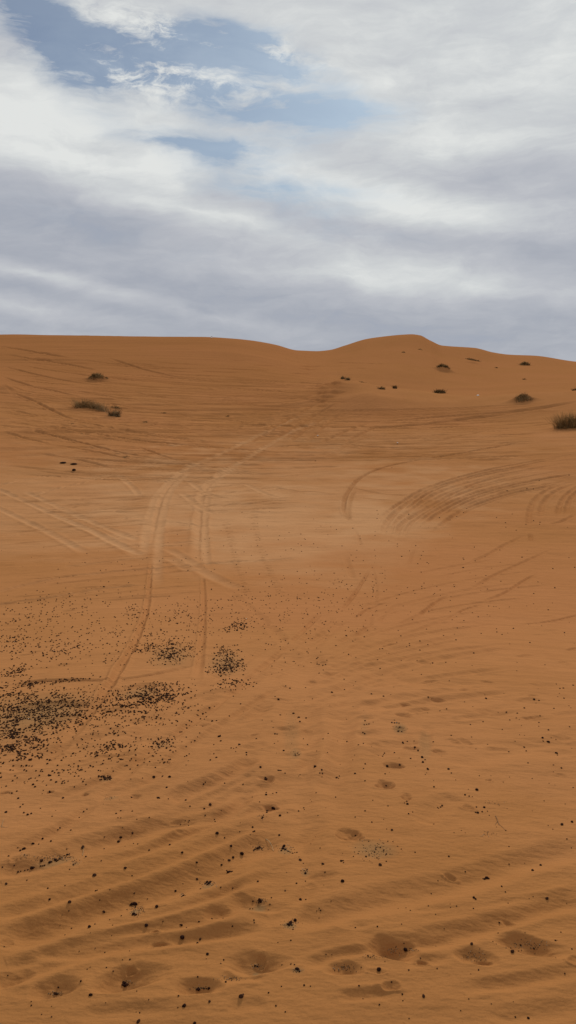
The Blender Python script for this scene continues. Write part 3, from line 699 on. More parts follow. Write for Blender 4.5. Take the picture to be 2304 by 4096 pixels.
pebs = []      # (px, py, size px)
def add_crop(fn, lst, base):
    for t in lst:
        x, y = t[0], t[1]; s = t[2] if len(t) > 2 else 1.0
        p = fn((x, y))[0]; pebs.append((p[0], p[1], base * s * .80))
add_crop(r6, [(350,12),(335,28),(361,31),(373,33,.8),(389,32),(590,28),(727,21),(1065,20),(1067,35),(1147,17),(1393,38),(146,43),(165,30),(157,66),(24,83),(83,121),(603,54,1.2),(339,53,1.3),(371,79),(583,84,.8),
 (695,78),(644,90),(645,100,1.1),(631,106,.8),(809,52),(869,73),(991,42),(1092,47),(1226,86,1.3),(1129,92,.7),(955,136,1.1),(501,117,1.1),(695,122),(216,131),(246,171),(197,163,1.1),(199,180,.8),(199,190,1.2),(350,143,1.3),(535,137,.6),
 (545,137,.6),(491,168),(605,173,.8),(757,185,1.3),(820,181),(503,212,1.1),(228,218,.8),(208,234,1.1),(134,200,.8),(40,160,.8),(45,180),(82,177,.8),(702,240),(659,219,.6),(837,270,.8),(947,197,.7),(1163,222,.7),(1299,193,.8),(329,263,1.1),
 (331,313,1.1),(143,304),(68,306,1.1),(11,360,1.1),(137,365,.6),(176,358,.9),(270,326,1.5),(461,334,1.1),(519,345,1.2),(569,300,.6),(735,349,1.1),(1014,356,1.4),(1009,337,.6),(911,372,.7),(951,395,.7),(824,406,1.1),(792,415,.9),
 (1371,308,1.1),(1388,306,1.2),(1369,331,.7),(1391,355,1.1),(1435,292,1.1),(1342,404,1.1),(1415,391,.7),(1246,360,1.4),(1270,365,1.1),(1199,402,1.3),(1113,422,1.2),(1073,423,.6),(1165,427,1.1),(1160,450),(1129,460,1.1),
 (1275,439,.9),(1270,472,1.0),(1269,490,.8),(1000,468,1.1),(939,482,1.1),(846,534,1.1),(945,542,.9),(1022,577,.8),(1418,493,1.1),(1200,534,.6),(1287,546,1.6),(1316,508,1.3),(1316,566,1.7),(1310,563,1.1),(1291,562,.9),
 (1329,545,.6),(1352,553,.7),(1199,591,1.2),(1209,610,1.2),(1124,614,1.2),(1217,667,1.1),(1354,620,1.5),(1359,629,.9),(1340,677,1),(1378,692,1.3),(1429,596,.6),(1340,710,.7),(1128,735,.7),(1237,742,.8),(982,729,.9),
 (20,435,1.1),(82,427,1.1),(88,427,1.0),(110,447,1.4),(145,450,1.3),(115,467,1.3),(341,456,.7),(372,395,.6),(6,528,1.0),(430,464,1.3),(449,479,1.1),(438,481,.9),(426,483,1.1),(572,460,.9),(560,472,1.3),(572,474,1.1),
 (583,473,1.3),(594,475,1.1),(597,495,1.0),(590,515,1.4),(607,516,1.2),(420,520,1.1),(428,525,1.2),(252,525,1.0),(227,551,1.1),(132,551,1.0),(152,579,1.1),(197,609,.8),(343,564,1.3),(398,580,1.2),(422,573,1.2),(37,607,1.3),
 (93,625,1.0),(104,620,1.2),(112,626,1.0),(96,632,1.1),(106,630,.9),(613,570,1.6),(634,563,1.0),(671,592,1.6),(686,607,1.3),(572,618,1.1),(524,620,1.2),(519,627,.9),(515,635,1.1),(494,631,.7),(650,646,1.3),(760,565,1.0),
 (706,640,1.7),(709,664,1.7),(720,652,1.0),(733,697,1.6),(537,683,1.7),(598,676,1.5),(527,720,1.1),(532,777,1.3),(431,672,1.2),(423,694,.9),(380,629,.8),(371,652,.7),(382,718,1.4),(430,753,1.0),(188,685,1.8),
 (221,700,1.4),(212,716,1.2),(224,717,1.3),(44,716,1.0),(15,703,1.1),(25,704,.8),(293,738,1.4),(306,730,1.0),(302,742,.8),(222,734,.7),(110,730,.7),(833,697,1.6),(847,716,1.1),(868,749,.7),(763,783,1.3),(970,797,1.9),(913,821,1.3),
 (933,827,1.1),(948,830,.8),(1006,882,1.5),(996,903,1.3),(974,908,1.8),(963,906,1.0),(968,880,1.2),(802,874,1.5),(795,880,1.2),(785,886,1.0),(780,882,.8),(632,852,1.2),(635,866,1.5),(640,912,1.1),(660,904,.9),(430,898,1.1),(288,832,1.1),
 (134,884,1.1),(137,892,.9),(109,899,1.1),(194,811,.9),(18,922,1.3),(3,811,1.1),(172,852,.6),(463,953,1.2),(1030,920,.8),(203,921,.8),(241,884,.6)], 8.2)
add_crop(r8, [(383,172,1),(560,146,1.5),(535,141,.7),(38,225,1.9),(33,236,1.6),(45,240,1.4),(26,246,1.2),(58,249,.9),(68,252,.9),(80,258,1),(101,254,1.0),(117,291,1.7),(132,307,.8),(150,337,1.1),(142,355,1.3),(227,310,1.5),(315,295,1.4),(324,293,1.0),(326,303,.9),
 (237,349,.9),(321,394,2.0),(142,393,.8),(98,403,1.0),(44,439,1.1),(118,482,1.5),(144,482,1.1),(435,274,1.2),(476,253,1.0),(504,230,1.1),(519,247,.9),(533,262,1.1),(503,315,1.9),(533,297,.9),(520,209,.7),(540,200,.8),(565,202,.8),(588,224,.8),
 (605,238,.8),(397,259,.8),(213,233,.8),(672,253,.8),(835,273,1.2),(1018,377,1.9),(1008,383,1.3),(1028,381,1.2),(1000,381,.9),(1278,316,1.4),(1240,342,1.4),(1090,418,1.2),(1309,477,1.8),(955,472,1.3),(964,479,1.2),(736,512,.9),(649,534,.8),
 (628,522,.7),(872,513,.9),(843,519,.7),(607,600,.7),(92,582,2.0),(70,595,2.3),(62,603,1.7),(56,600,1.2),(77,606,1.1),(82,626,1.0),(625,725,2.0),(444,753,1.1),(497,820,2.3),(103,818,1.9),(113,829,1.1),(1142,733,2.0),
 (1246,719,1.0),(1350,679,1.0),(136,895,1.2),(166,900,.8),(401,898,1.0),(713,949,1.7),(1219,1055,1.4),(1156,1049,.9),(643,1056,.8),(1381,120,1.9),(1430,107,1.4),(1337,142,.8),(197,536,.7),(266,489,.7),(782,390,.7),(1121,499,.8),
 (1110,148,.8),(15,171,1.2),(1182,702,1.1),(420,961,.7),(613,970,.7),(945,697,1.7),(618,693,.8),(1040,985,.6),(895,148,.6),(860,158,.6)], 9.0)
add_crop(r7, [(29,60,1.5),(98,34,1.0),(111,22,.9),(115,63,1.2),(134,72,1.3),(151,67,1.2),(206,187,1.2),(159,212,1.3),(187,215,1.1),(246,200,1.2),(342,146,.9),(116,236,1.6),(98,245,1.2),(108,241,.9),(42,272,1.1),(12,325,1.0),(69,317,1.1),(290,135,1.1),(280,144,.9),(400,230,1.8),
 (415,274,1.1),(404,57,1.1),(420,45,.8),(583,53,1.0),(561,66,1.1),(570,87,.8),(583,87,.8),(639,55,1.0),(721,85,.9),(914,100,.8),(897,3,1.1),(918,31,1.0),(991,75,1.0),(1036,94,.8),(987,43,1.1),(1015,24,1.7),(872,120,.9),(583,182,1.4),
 (572,202,1.4),(640,161,1.2),(505,179,.9),(645,211,.8),(503,237,.9),(201,294,1.8),(154,330,1.8),(162,327,1.2),(240,302,1.6),(250,299,1.0),(268,290,1.5),(290,285,1.1),(215,316,1.1),(196,320,1.1),(205,319,.8),(87,348,1.2),(100,345,.8),(120,341,.9),(134,338,.9),(335,262,1.1),(325,265,1.2),(310,270,.8),
 (300,278,.9),(280,292,1.0),(273,297,1.1),(354,314,1.1),(362,309,.8),(456,365,2.1),(605,329,1.6),(489,294,.9),(336,336,.8),(30,406,1.4),(231,427,1.0),(130,388,.9),(240,480,1.3),(462,440,1.1),(470,437,.8),(336,494,1.8),(636,505,2.0),(652,505,2.2),
 (645,551,1.6),(655,555,1.4),(640,556,1.1),(655,530,.9),(655,518,.9),(502,541,1.4),(432,613,1.6),(345,621,.8),(459,600,.9),(314,653,.8),(707,607,1.8),(787,587,.8),(757,515,1.8),(680,525,.9),(848,440,1.3),(712,478,.7),(720,243,1.0),
 (820,218,1.3),(880,254,1.4),(950,303,1.2),(1049,162,1.8),(1085,183,1.0),(1116,223,1.6),(1158,153,.8),(1220,132,1.2),(1229,152,1.1),(1222,154,.9),(1290,55,1.5),(1289,62,1.2),(1320,42,1.8),(1352,76,1.4),(1269,84,1.1),(1265,90,1.0),(1273,74,.8),(1349,171,1.3),
 (1252,230,1.6),(1243,235,1.3),(1232,238,1.0),(1226,243,1.0),(1168,262,2.2),(1126,278,1.3),(1107,292,1.4),(1070,314,1.2),(1103,350,1.9),(1110,346,1.2),(1120,347,1.2),(1095,341,.9),(952,383,1.3),(1000,398,1.7),(1010,405,1.7),(1016,398,1.5),(992,406,1.2),(1003,409,1.3),(968,430,.9),
 (885,463,1.3),(878,468,.8),(890,460,.8),(1245,395,1.2),(1311,473,.9),(1255,485,2.0),(1260,493,1.2),(1250,497,1.0),(1208,526,.8),(1220,526,.8),(1378,440,1.1),(1432,404,1.1),(1228,593,.8),(961,588,1.0),(877,605,1.3),(870,602,.8),(881,666,2.2),
 (967,673,1.2),(953,692,1.2),(1002,745,1.5),(600,886,1.9),(612,893,1.7),(603,898,1.6),(593,893,1.3),(390,876,1.1),(438,943,1.6),(958,917,1.8),(985,912,1.0),(1008,911,1.5),(996,912,.8),(1090,880,1.2),(1165,950,2.4),(1175,940,1.1),
 (1012,974,1.4),(889,995,2.1),(859,1003,.8),(675,1029,.9),(668,1071,1.9),(940,1079,1.6),(249,1048,.9),(201,1036,.7),(266,936,1.5),(276,939,1.1),(20,709,.7),(38,848,.8),(690,525,.7),(683,532,.7),(1232,802,1.1),(1244,806,1.0)], 9.2)
add_crop(r5, [(1157,579,1.6),(1117,595,1.2),(1190,617,1.2),(1190,628,1.2),(1238,550,1.2),(1045,641,1.5),(1059,540,1.8),(1064,534,1.1),(1046,463,1.2),(1162,382,1.2),(1136,293,1.1),(1108,440,1.2),(1325,573,.9),(1258,688,1.6),(1284,745,2.0),(1282,737,1.2),
 (1345,360,1.4),(1329,347,1.1),(1355,435,.9),(1313,465,.8),(1319,496,.9),(1418,428,1.5),(1421,177,1),(1373,160,1),(1313,199,1),(1285,90,1),(1297,94,1.1),(1311,97,1.1),(1370,608,1.3),(1328,527,1.3),(1338,528,1.1),(1345,703,1.3),(1355,703,1.1),
 (815,652,1.2),(723,661,1.3),(914,624,1.2),(899,587,1.1),(743,736,1.9),(785,732,1.4),(819,734,1.9),(805,786,1.5),(689,740,.9),(635,835,1.5),(765,836,1.5),(759,834,1.1),(770,837,1.1),(813,841,1.1),(898,848,1.5),(1015,869,2.0),(987,887,1.3),(1085,765,1.2),
 (1174,770,1.1),(983,770,1.2),(992,760,1.0),(305,838,1.8),(88,838,1.5),(240,807,1.5),(160,772,1.5),(29,905,1.5),(4,738,1.4),(312,764,1.1),(436,680,1.2),(1018,318,1),(1127,345,1.1),(965,520,.8),(965,525,.7),(878,517,1.1),(849,609,1.0),(804,597,1.3),
 (1285,820,1.6),(1286,810,1.1),(1320,888,1.6),(1335,811,1.1),(1318,815,1.0),(915,463,1.2),(889,398,1.1),(892,418,1.1),(913,400,1.0),(1398,306,1.1)], 8.0)
add_crop(r4, [(120,407),(141,432),(182,454),(122,462),(124,490),(73,478),(292,385),(319,464),(371,378),(391,485),(476,484),(545,440),(586,455),(586,468),(607,515,1.4),(645,488),(675,463,1.2),(697,527),(702,510),(711,491),(730,545,1.2),(737,550),
 (701,591,1.2),(513,597,1.2),(468,603),(406,599,1.2),(371,536,1.2),(363,508),(387,519),(466,637,1.1),(470,678,1.3),(470,686),(430,694,1.2),(467,799,1.3),(368,770,1.2),(418,747,.7),(345,671),(348,676),(305,638,1.3),(317,640,1.3),(221,688,1.2),
 (296,736,1.2),(583,718,1.3),(596,700),(605,685,.8),(635,666,1.1),(665,680,1.1),(671,694),(704,660,1.2),(704,670),(715,644,1.2),(777,660,1.1),(766,694,1.1),(793,677,1.2),(845,708,.9),(861,661,1.2),(859,652),(904,569,1.4),(962,537,1.3),
 (1010,517),(958,470,1.2),(1108,352),(1110,374),(1065,327),(1141,310),(1207,360),(1160,388),(1244,342,1.1),(1275,350,1.1),(1273,360),(1188,519,1.3),(1086,635,1.2),(1265,638,1.2),(1245,695,1.4),(1337,574,1.2),(1347,667,1.4),(1335,740,.9),
 (1315,773,1.3),(1393,884,1.3),(1283,850,1.0),(1146,863,1.3),(1027,755,1.2),(1052,757,.9),(977,807,1.4),(1020,797,.8),(1033,803,.9),(1443,568,1.2),(1415,521),(1415,122),(1271,149),(1212,186),(1243,188),(488,293),(488,332),(790,328,1.1),
 (641,311,1.2),(560,85,.8),(190,53,.8),(1116,197,1),(905,303),(873,322),(843,339,.8),(920,283,.7),(206,715,1.5),(200,712,1.1),(204,728,1.1),(851,821,1.2),(659,821,1.3),(1081,484),(904,523),(907,530),(1083,543,.8),(1042,572,.7),(965,606,.8),(937,594,.7)], 6.4)
NHAND = len(pebs)
# thick fields of pebbles on the left
def blob(cx, cy, rx, ry, n, s=8.0, clump=.25, ang=-.12):
    k = 0; tries = 0; s = s * .80; n = int(n * (1.3 if cx < 1000 and cy > 2480 else 1))
    while k < n and tries < n * 60:
        tries += 1
        a = rng.normal(0, .55); b_ = rng.normal(0, .55)
        if a * a + b_ * b_ > 1.6: continue
        x = cx + a * rx; y = cy + b_ * ry + a * rx * ang
        if x < -25 or x > 2330: continue
        nz = float(perlin(np.array([x / 70.0]), np.array([(y + x * .12) / 13.0]), 77)[0])
        if nz < clump - rng.random() * .8: continue
        pebs.append((x, y, s * rng.uniform(.6, 1.3) * (1 + (y - cy) / 1800.0))); k += 1
for a in [(690, 2608, 95, 48, 250, 8.2), (905, 2612, 55, 30, 95, 8.0), (905, 2668, 70, 32, 190, 8.4), (960, 2505, 55, 26, 75, 7.4), (570, 2592, 48, 16, 55), (60, 2685, 60, 26, 80), (40, 2850, 190, 120, 620, 8.6),
          (250, 2830, 200, 75, 430, 8.6), (590, 2790, 170, 52, 480, 8.6), (380, 2880, 300, 80, 260, 8.6), (60, 2990, 150, 70, 290, 8.8), (440, 2990, 130, 32, 80, 9), (640, 2975, 60, 30, 50, 9), (428, 3112, 20, 12, 24, 9),
          (530, 2455, 38, 36, 48, 7.2), (700, 2450, 70, 50, 50, 7.2), (160, 2735, 220, 10, 80, 8.2), (930, 2735, 90, 28, 65, 8.4), (180, 2480, 220, 90, 190, 7.4), (430, 2560, 400, 110, 210, 7.6), (800, 2500, 330, 90, 150, 7.2), (1050, 2380, 300, 90, 110, 6.6),
          (300, 2400, 380, 60, 70, 6.4), (450, 3040, 420, 60, 90, 8.8), (230, 3100, 280, 60, 60, 9), (1250, 2440, 300, 100, 130, 6.4), (1450, 2330, 260, 90, 40, 6), (560, 2260, 500, 90, 55, 5.6), (700, 2870, 150, 50, 50, 8.8), (1130, 2150, 500, 110, 45, 4.8),
          (1200, 2600, 300, 90, 40, 7.4), (1650, 2450, 500, 160, 40, 6.6), (60, 2580, 80, 50, 70, 7.8), (235, 2600, 90, 30, 60, 7.8), (1480, 3400, 90, 40, 22, 6)]:
    blob(*a)
for k in range(330):     # tiny specks everywhere on the slope
    y = 2100 + 1950 * rng.random(); pebs.append((rng.uniform(-10, 2310), y, rng.uniform(2.6, 5.5) * (0.7 + (y - 2100) / 2500)))
print('pebbles', NHAND, len(pebs))

# ground position and size of each
info = []
for (px, py, s) in pebs:
    q = lookup(px, py)
    if q is None: continue
    info.append((px, py, s, q, s * q[3] / F * .5))
order = sorted(range(len(info)), key=lambda i: -info[i][2])
single = set(order[:300])

def drop(q, rad):
    z = height_at(q[0], q[1])
    return (q[0], q[1], z + rad * .25)

# labels from what can be counted in the photo
STRIPS = [(0, 2300, 'on the pale bowl floor'), (2300, 2450, 'at the foot of the slope'), (2450, 2600, 'level with the small round pebble clump'), (2600, 2750, 'level with the two dense pebble clumps'),
          (2750, 2850, "level with the pebble field's top"), (2850, 2930, "level with the pebble field's middle"), (2930, 3010, "level with the pebble field's lower edge"), (3010, 3090, 'just below the thick pebble field'), (3090, 3170, 'beside the small holes below the field'),
          (3170, 3250, 'above the sharp slanting rut'), (3250, 3330, "at the slanting rut's upper end"), (3330, 3400, 'level with the pale dry stalk'), (3400, 3470, 'just below the pale dry stalk'), (3470, 3550, 'along the broad rut under the stalk'),
          (3550, 3640, 'level with the two joined pebbles'), (3640, 3720, 'below the two joined pebbles'), (3720, 3800, 'just above the big footprints'), (3800, 3880, 'among the upper big footprints'), (3880, 3960, 'among the lower big footprints'), (3960, 4200, 'below the row of footprints')]
ORD = ['first', 'second', 'third', 'fourth', 'fifth', 'sixth', 'seventh', 'eighth', 'ninth', 'tenth', 'eleventh', 'twelfth', 'thirteenth', 'fourteenth', 'fifteenth', 'sixteenth', 'seventeenth', 'eighteenth', 'nineteenth', 'twentieth',
       'twenty-first', 'twenty-second', 'twenty-third', 'twenty-fourth', 'twenty-fifth', 'twenty-sixth', 'twenty-seventh', 'twenty-eighth', 'twenty-ninth', 'thirtieth']
labels = {}
for lo, hi, txt in STRIPS:
    mem = [i for i in single if lo <= info[i][1] < hi]
    mem.sort(key=lambda i: info[i][0])
    nL = len(mem); half = (nL + 1) // 2
    for k, i in enumerate(mem):
        big = 'large' if info[i][2] > 17 else ('mid-sized' if info[i][2] > 12 else 'small')
        side, o = ('left', k) if k < half else ('right', nL - 1 - k)
        labels[i] = f"{big} dark pebble {txt}, {ORD[min(o, 29)]} from the {side}"
SPECIAL = {}
for i in sorted(single):
    px, py, s, q, rad = info[i]
    o = bpy.data.objects.new('pebble', PEB[i % len(PEB)]); COL.objects.link(o)
    o.location = drop(q, rad); o.scale = (rad,) * 3
    o.rotation_euler = (random.uniform(-.3, .3), random.uniform(-.3, .3), random.uniform(0, 6.28))
    tag(o, labels[i], 'pebble', 'dark pebbles lying on the sand')

def merged(name, items, meshes, mats_idx=None):
    allv = []; allf = []; mi = []; off = 0
    cache = {}
    for m_i, me_ in enumerate(meshes):
        co = np.zeros(len(me_.vertices) * 3, dtype=np.float32); me_.vertices.foreach_get('co', co)
        fs = np.array([tuple(p.vertices) for p in me_.polygons], dtype=np.int32)
        cache[m_i] = (co.reshape(-1, 3), fs)
    for (loc, rad, rz, tilt, mi_) in items:
        co, fs = cache[mi_]
        Rm = np.array(Matrix.Rotation(rz, 3, 'Z') @ Matrix.Rotation(tilt, 3, 'X'))
        allv.append(co @ Rm.T * rad + np.array(loc)); allf.append(fs + off); off += len(co)
        mi.append(np.full(len(fs), 1 if mi_ % 4 == 0 else 0, dtype=np.int32))
    Vv = np.concatenate(allv).astype(np.float32); Ff = np.concatenate(allf); mi = np.concatenate(mi)
    m = bpy.data.meshes.new(name)
    m.vertices.add(len(Vv)); m.vertices.foreach_set('co', Vv.ravel())
    m.loops.add(Ff.size); m.loops.foreach_set('vertex_index', Ff.ravel().astype(np.int32))
    m.polygons.add(len(Ff)); m.polygons.foreach_set('loop_start', np.arange(0, Ff.size, 3, dtype=np.int32))
    m.update(calc_edges=True)
    m.polygons.foreach_set('use_smooth', np.ones(len(Ff), dtype=bool))
    m.polygons.foreach_set('material_index', mi)
    o = bpy.data.objects.new(name, m); COL.objects.link(o)
    return o
PEBL = [pebble_mesh(90 + i, 1) for i in range(8)]
items = []
for i in range(len(info)):
    if i in single: continue
    px, py, s, q, rad = info[i]
    items.append((drop(q, rad), rad, rng.uniform(0, 6.28), rng.uniform(-.4, .4), int(rng.integers(0, 8))))
st = merged('scattered_pebbles', items, PEBL)
st.data.materials.append(simple_mat('pebble_dark_small', (.018, .007, .004), (.045, .019, .010), 60, .8))
st.data.materials.append(simple_mat('pebble_brown_small', (.040, .017, .009), (.10, .045, .024), 60, .85))
st['kind'] = 'stuff'; st['label'] = 'thousands of small dark pebbles strewn over the sand'; st['category'] = 'pebbles'

# fine grey-brown grit caught in the hollows
grit = []
gspots = [(540, 3635, 34, 26, 60), (1160, 3697, 34, 16, 60), (505, 3935, 26, 10, 36), (222, 3974, 26, 9, 40), (1026, 3866, 24, 12, 50), (230, 3433, 90, 14, 130), (300, 3452, 24, 9, 30), (1140, 3394, 36, 14, 70), (830, 3535, 34, 14, 60),
          (1035, 3392, 26, 12, 40), (1048, 3604, 26, 12, 36), (1500, 3400, 90, 40, 90), (1185, 3012, 22, 16, 30), (1600, 2912, 24, 18, 30), (795, 3953, 40, 9, 36), (1576, 3800, 40, 22, 40), (1377, 3872, 46, 18, 60), (1905, 3825, 50, 22, 60), (2110, 3782, 80, 24, 80),
          (930, 3915, 60, 10, 50), (1950, 3335, 40, 10, 24), (728, 3582, 14, 8, 24), (1190, 3880, 26, 10, 36), (560, 3640, 26, 18, 40), (1050, 3268, 18, 12, 26), (1222, 3483, 18, 12, 26), (100, 3420, 30, 10, 24), (445, 3192, 30, 10, 40), (1975, 3215, 50, 14, 24), (640, 2975, 60, 24, 60),
          (1500, 3825, 40, 8, 30), (1650, 3800, 30, 10, 20), (905, 2655, 80, 45, 160), (690, 2620, 90, 45, 120), (150, 2840, 250, 90, 500), (560, 2790, 150, 50, 160), (60, 2960, 120, 60, 140), (1166, 2920, 30, 80, 40)]
for cx, cy, rx, ry, n in gspots:
    for _ in range(n):
        x = cx + rng.normal(0, .5) * rx; y = cy + rng.normal(0, .5) * ry
        q = lookup(x, y)
        if q is None: continue
        rad = rng.uniform(1.2, 2.9) * q[3] / F * .5 * (1.5 if cy > 3300 else 1.2)
        items_l = drop(q, rad); grit.append((items_l, rad, rng.uniform(0, 6.28), rng.uniform(-.4, .4), int(rng.integers(0, 8))))
gr = merged('grit', grit, PEBL)
gr.data.materials.append(simple_mat('grit_dark', (.06, .035, .018), (.14, .085, .045), 200, .9))
gr.data.materials.append(simple_mat('grit_pale', (.25, .18, .11), (.40, .30, .19), 200, .9))
gr['kind'] = 'stuff'; gr['label'] = 'fine grey brown grit gathered in hollows and ruts'; gr['category'] = 'grit'

# ---- plants
M_BR = simple_mat('dry_green_blades', (.18, .110, .042), (.33, .21, .09), 3, .9)
M_DK = simple_mat('dark_twigs', (.075, .042, .017), (.15, .085, .038), 3, .95)
M_PALE = simple_mat('pale_dead_stems', (.26, .17, .085), (.42, .29, .15), 3, .9)
M_OLV = simple_mat('olive_foliage', (.14, .115, .055), (.26, .21, .11), 3, .9)
def blades(n, rad, h, thick, spread=.9, droop=.25, seed=0, base=None, segs=3, up=1.0):
    """curved tapering stems as three-sided tubes; base(i) gives each root"""
    r_ = random.Random(seed); vs = []; fs = []
    for i in range(n):
        bx, by, bz = base(r_) if base else (r_.gauss(0, rad * .35), r_.gauss(0, rad * .25), -.02)
        a = r_.uniform(0, 6.283); le = h * r_.uniform(.45, 1.05); lean_ = r_.uniform(.05, spread)
        dirx, diry = math.cos(a) * lean_ + bx / (rad + 1e-6) * .5, math.sin(a) * lean_ + by / (rad + 1e-6) * .3
        t0 = thick * r_.uniform(.6, 1.3)
        prev = None
        for k in range(segs + 1):
            t = k / segs
            cx = bx + dirx * le * t + r_.uniform(-.03, .03) * le; cy = by + diry * le * t
            cz = bz + le * up * (t - droop * lean_ * t * t * 1.6)
            w = t0 * (1 - .75 * t)
            ids = []
            for c in range(3):
                ang = a + c * 2.094
                vs.append((cx + math.cos(ang) * w, cy + math.sin(ang) * w, cz)); ids.append(len(vs) - 1)
            if prev:
                for c in range(3): fs.append((prev[c], prev[(c + 1) % 3], ids[(c + 1) % 3], ids[c]))
            prev = ids
    return vs, fs
def leaf_cards(n, rx, ry, h, size, seed=0, shape=1.0, base_fn=None):
    r_ = random.Random(seed); vs = []; fs = []
    for i in range(n):
        a = r_.uniform(0, 6.283); rr_ = math.sqrt(r_.random())
        x = math.cos(a) * rr_ * rx; y = math.sin(a) * rr_ * ry
        z = r_.random() ** 1.2 * h * max(0.05, (1 - rr_ ** 2) ** .6) * shape
        if base_fn: z += base_fn(x, y)
        v = Vector((r_.gauss(0, 1), r_.gauss(0, 1), r_.gauss(0, 1))).normalized(); w = v.cross(Vector((r_.gauss(0, 1), r_.gauss(0, 1), r_.gauss(0, 1)))).normalized()
        s = size * r_.uniform(.5, 1.4); c = Vector((x, y, z)); k = len(vs)
        vs += [c + v * s, c + w * s * .3, c - v * s, c - w * s * .3]; fs.append((k, k + 1, k + 2, k + 3))
    return vs, fs

def shrub(name, px, py, wpx, hpx, label, cat='shrub', group='desert shrubs on the dunes', n=160, mat=None, twig=M_DK, leafy=300, spread=.9, dn=1.0, seed=1, yasp=.7, pale=0, lobes=None, leafmat=None):
    q = lookup(px, py)
    if q is None: return None
    x, y, z, sl = q
    w = wpx * sl / F * .5; h = hpx * sl / F
    o = bpy.data.objects.new(name, None); COL.objects.link(o); o.location = (x, y, z); o.empty_display_size = .1
    tag(o, label, cat, group)
    loc0 = (x, y, z)
    def gz(lx, ly): return height_at(x + lx, y + ly) - z
    lob = lobes or [(0, 1.0)]
    def base(r_):
        cxf, hs = r_.choice(lob)
        bx = cxf * w + r_.gauss(0, w * (.42 / len(lob) ** .5)); by = r_.gauss(0, w * .3 * yasp)
        bx = max(-w, min(w, bx))
        return bx, by, gz(bx, by) - .03
    th = max(.006, sl * .00022)
    vs, fs = blades(n, w, h, th, spread, .3, seed, base)
    link_mesh('twigs', vs, fs, twig, o)
    if leafy:
        vv = []; ff = []
        for li, (cxf, hs) in enumerate(lob):
            v2, f2 = leaf_cards(leafy // len(lob), w * (1.0 / len(lob) ** .6), w * .6 * yasp, h * .85 * hs, max(.03, sl * .0010), seed + 5 + li)
            for v_ in v2:
                vx = v_[0] + cxf * w
                vv.append((vx, v_[1], v_[2] + gz(vx, v_[1]) - .01))
            k0 = len(vv) - len(v2)
            ff += [tuple(i + k0 for i in f_) for f_ in f2]
        link_mesh('foliage', vv, ff, leafmat or mat or M_BR, o)
    if pale:
        vs, fs = blades(pale, w, h * 1.05, th * 1.0, spread * .6, .2, seed + 9, base)
        link_mesh('dead_stems', vs, fs, M_PALE, o)
    return o

G = 'desert shrubs on the dunes'
shrub('desert_shrub', 343, 1628, 92, 40, 'dense dark bush with pale tips, left end of the shrub row', n=300, leafy=420, twig=M_BR, seed=3, lobes=[(-.5, .6), (0, 1), (.35, 1.0), (.75, .5)], pale=25, leafmat=M_DK)
shrub('dry_shrub', 402, 1640, 70, 30, 'sparse pale upright dry stems between the dense bush and the small green clump', n=60, leafy=60, seed=4, twig=M_BR, pale=110, spread=.35, leafmat=M_OLV)
shrub('desert_shrub', 457, 1664, 44, 34, 'small grey green clump ending the shrub row on the left dune', n=120, leafy=300, seed=5, pale=40, lobes=[(-.3, .6), (.4, 1)], leafmat=M_OLV)
shrub('desert_shrub', 465, 1632, 40, 10, 'row of low dark twigs just above the small grey green clump', n=60, leafy=60, seed=6)
shrub('desert_shrub', 384, 1506, 62, 15, 'low dark scrub capping the hummock high on the left dune', n=160, leafy=260, seed=7, spread=1.4, twig=M_DK)
shrub('desert_shrub', 429, 1513, 12, 7, 'tiny dark tuft at the right foot of the left dune hummock', n=30, leafy=30, seed=8)
shrub('desert_shrub', 1371, 1516, 16, 15, 'tiny thin bush at the left end of the crest line below the peak', n=60, leafy=60, seed=9, leafmat=M_OLV)
shrub('desert_shrub', 1391, 1519, 18, 14, 'tiny thin bush second from the left on the crest line below the peak', n=60, leafy=60, seed=10, leafmat=M_OLV)
shrub('desert_shrub', 1449, 1530, 26, 5, 'very low dark sprig lying along the crest line', n=30, leafy=20, seed=30)
shrub('desert_shrub', 1528, 1557, 26, 13, 'small dark tuft just below the crest line, left of the upright tuft', n=90, leafy=90, seed=11)
shrub('desert_shrub', 1579, 1554, 14, 16, 'small dark upright tuft standing on the crest line', n=90, leafy=120, seed=12, spread=.4)
shrub('desert_shrub', 1758, 1571, 46, 18, 'wide dark bush on the crest line under the peak', n=220, leafy=420, seed=13, lobes=[(-.4, .8), (0, 1), (.5, .7)])
shrub('desert_shrub', 1774, 1466, 50, 14, 'dark scrub capping the domed hummock on the slope right of the peak', n=200, leafy=320, seed=14, spread=1.3)
shrub('desert_shrub', 1892, 1441, 56, 8, 'long low streak of scrub high on the right slope', n=110, leafy=110, seed=15, spread=1.2)
shrub('desert_shrub', 1985, 1472, 10, 5, 'tiny tuft between the scrub streak and the lone dark twig', n=24, leafy=16, seed=16)
shrub('desert_shrub', 2100, 1458, 36, 12, 'small dark pointed bush near the right skyline', n=160, leafy=220, seed=17, spread=1.2)
shrub('desert_shrub', 2098, 1518, 14, 7, 'lone dark twig on the smooth far slope between two pointed bushes', n=30, leafy=20, seed=18)
shrub('desert_shrub', 1614, 1410, 12, 5, 'tiny dark tuft just under the top of the peak', n=30, leafy=30, seed=19)
shrub('desert_shrub', 1682, 1399, 22, 4, 'very faint flat sprig right of the tuft under the peak', n=24, leafy=16, seed=20)
shrub('desert_shrub', 2093, 1594, 78, 16, 'pointed brown grass mound standing beyond the wheel tracks on the right', n=260, leafy=220, seed=21, spread=1.2, lobes=[(-.5, .6), (-.2, .8), (0, 1.0), (.12, 1.0), (.45, .7)], pale=60, twig=M_BR, leafmat=M_DK)
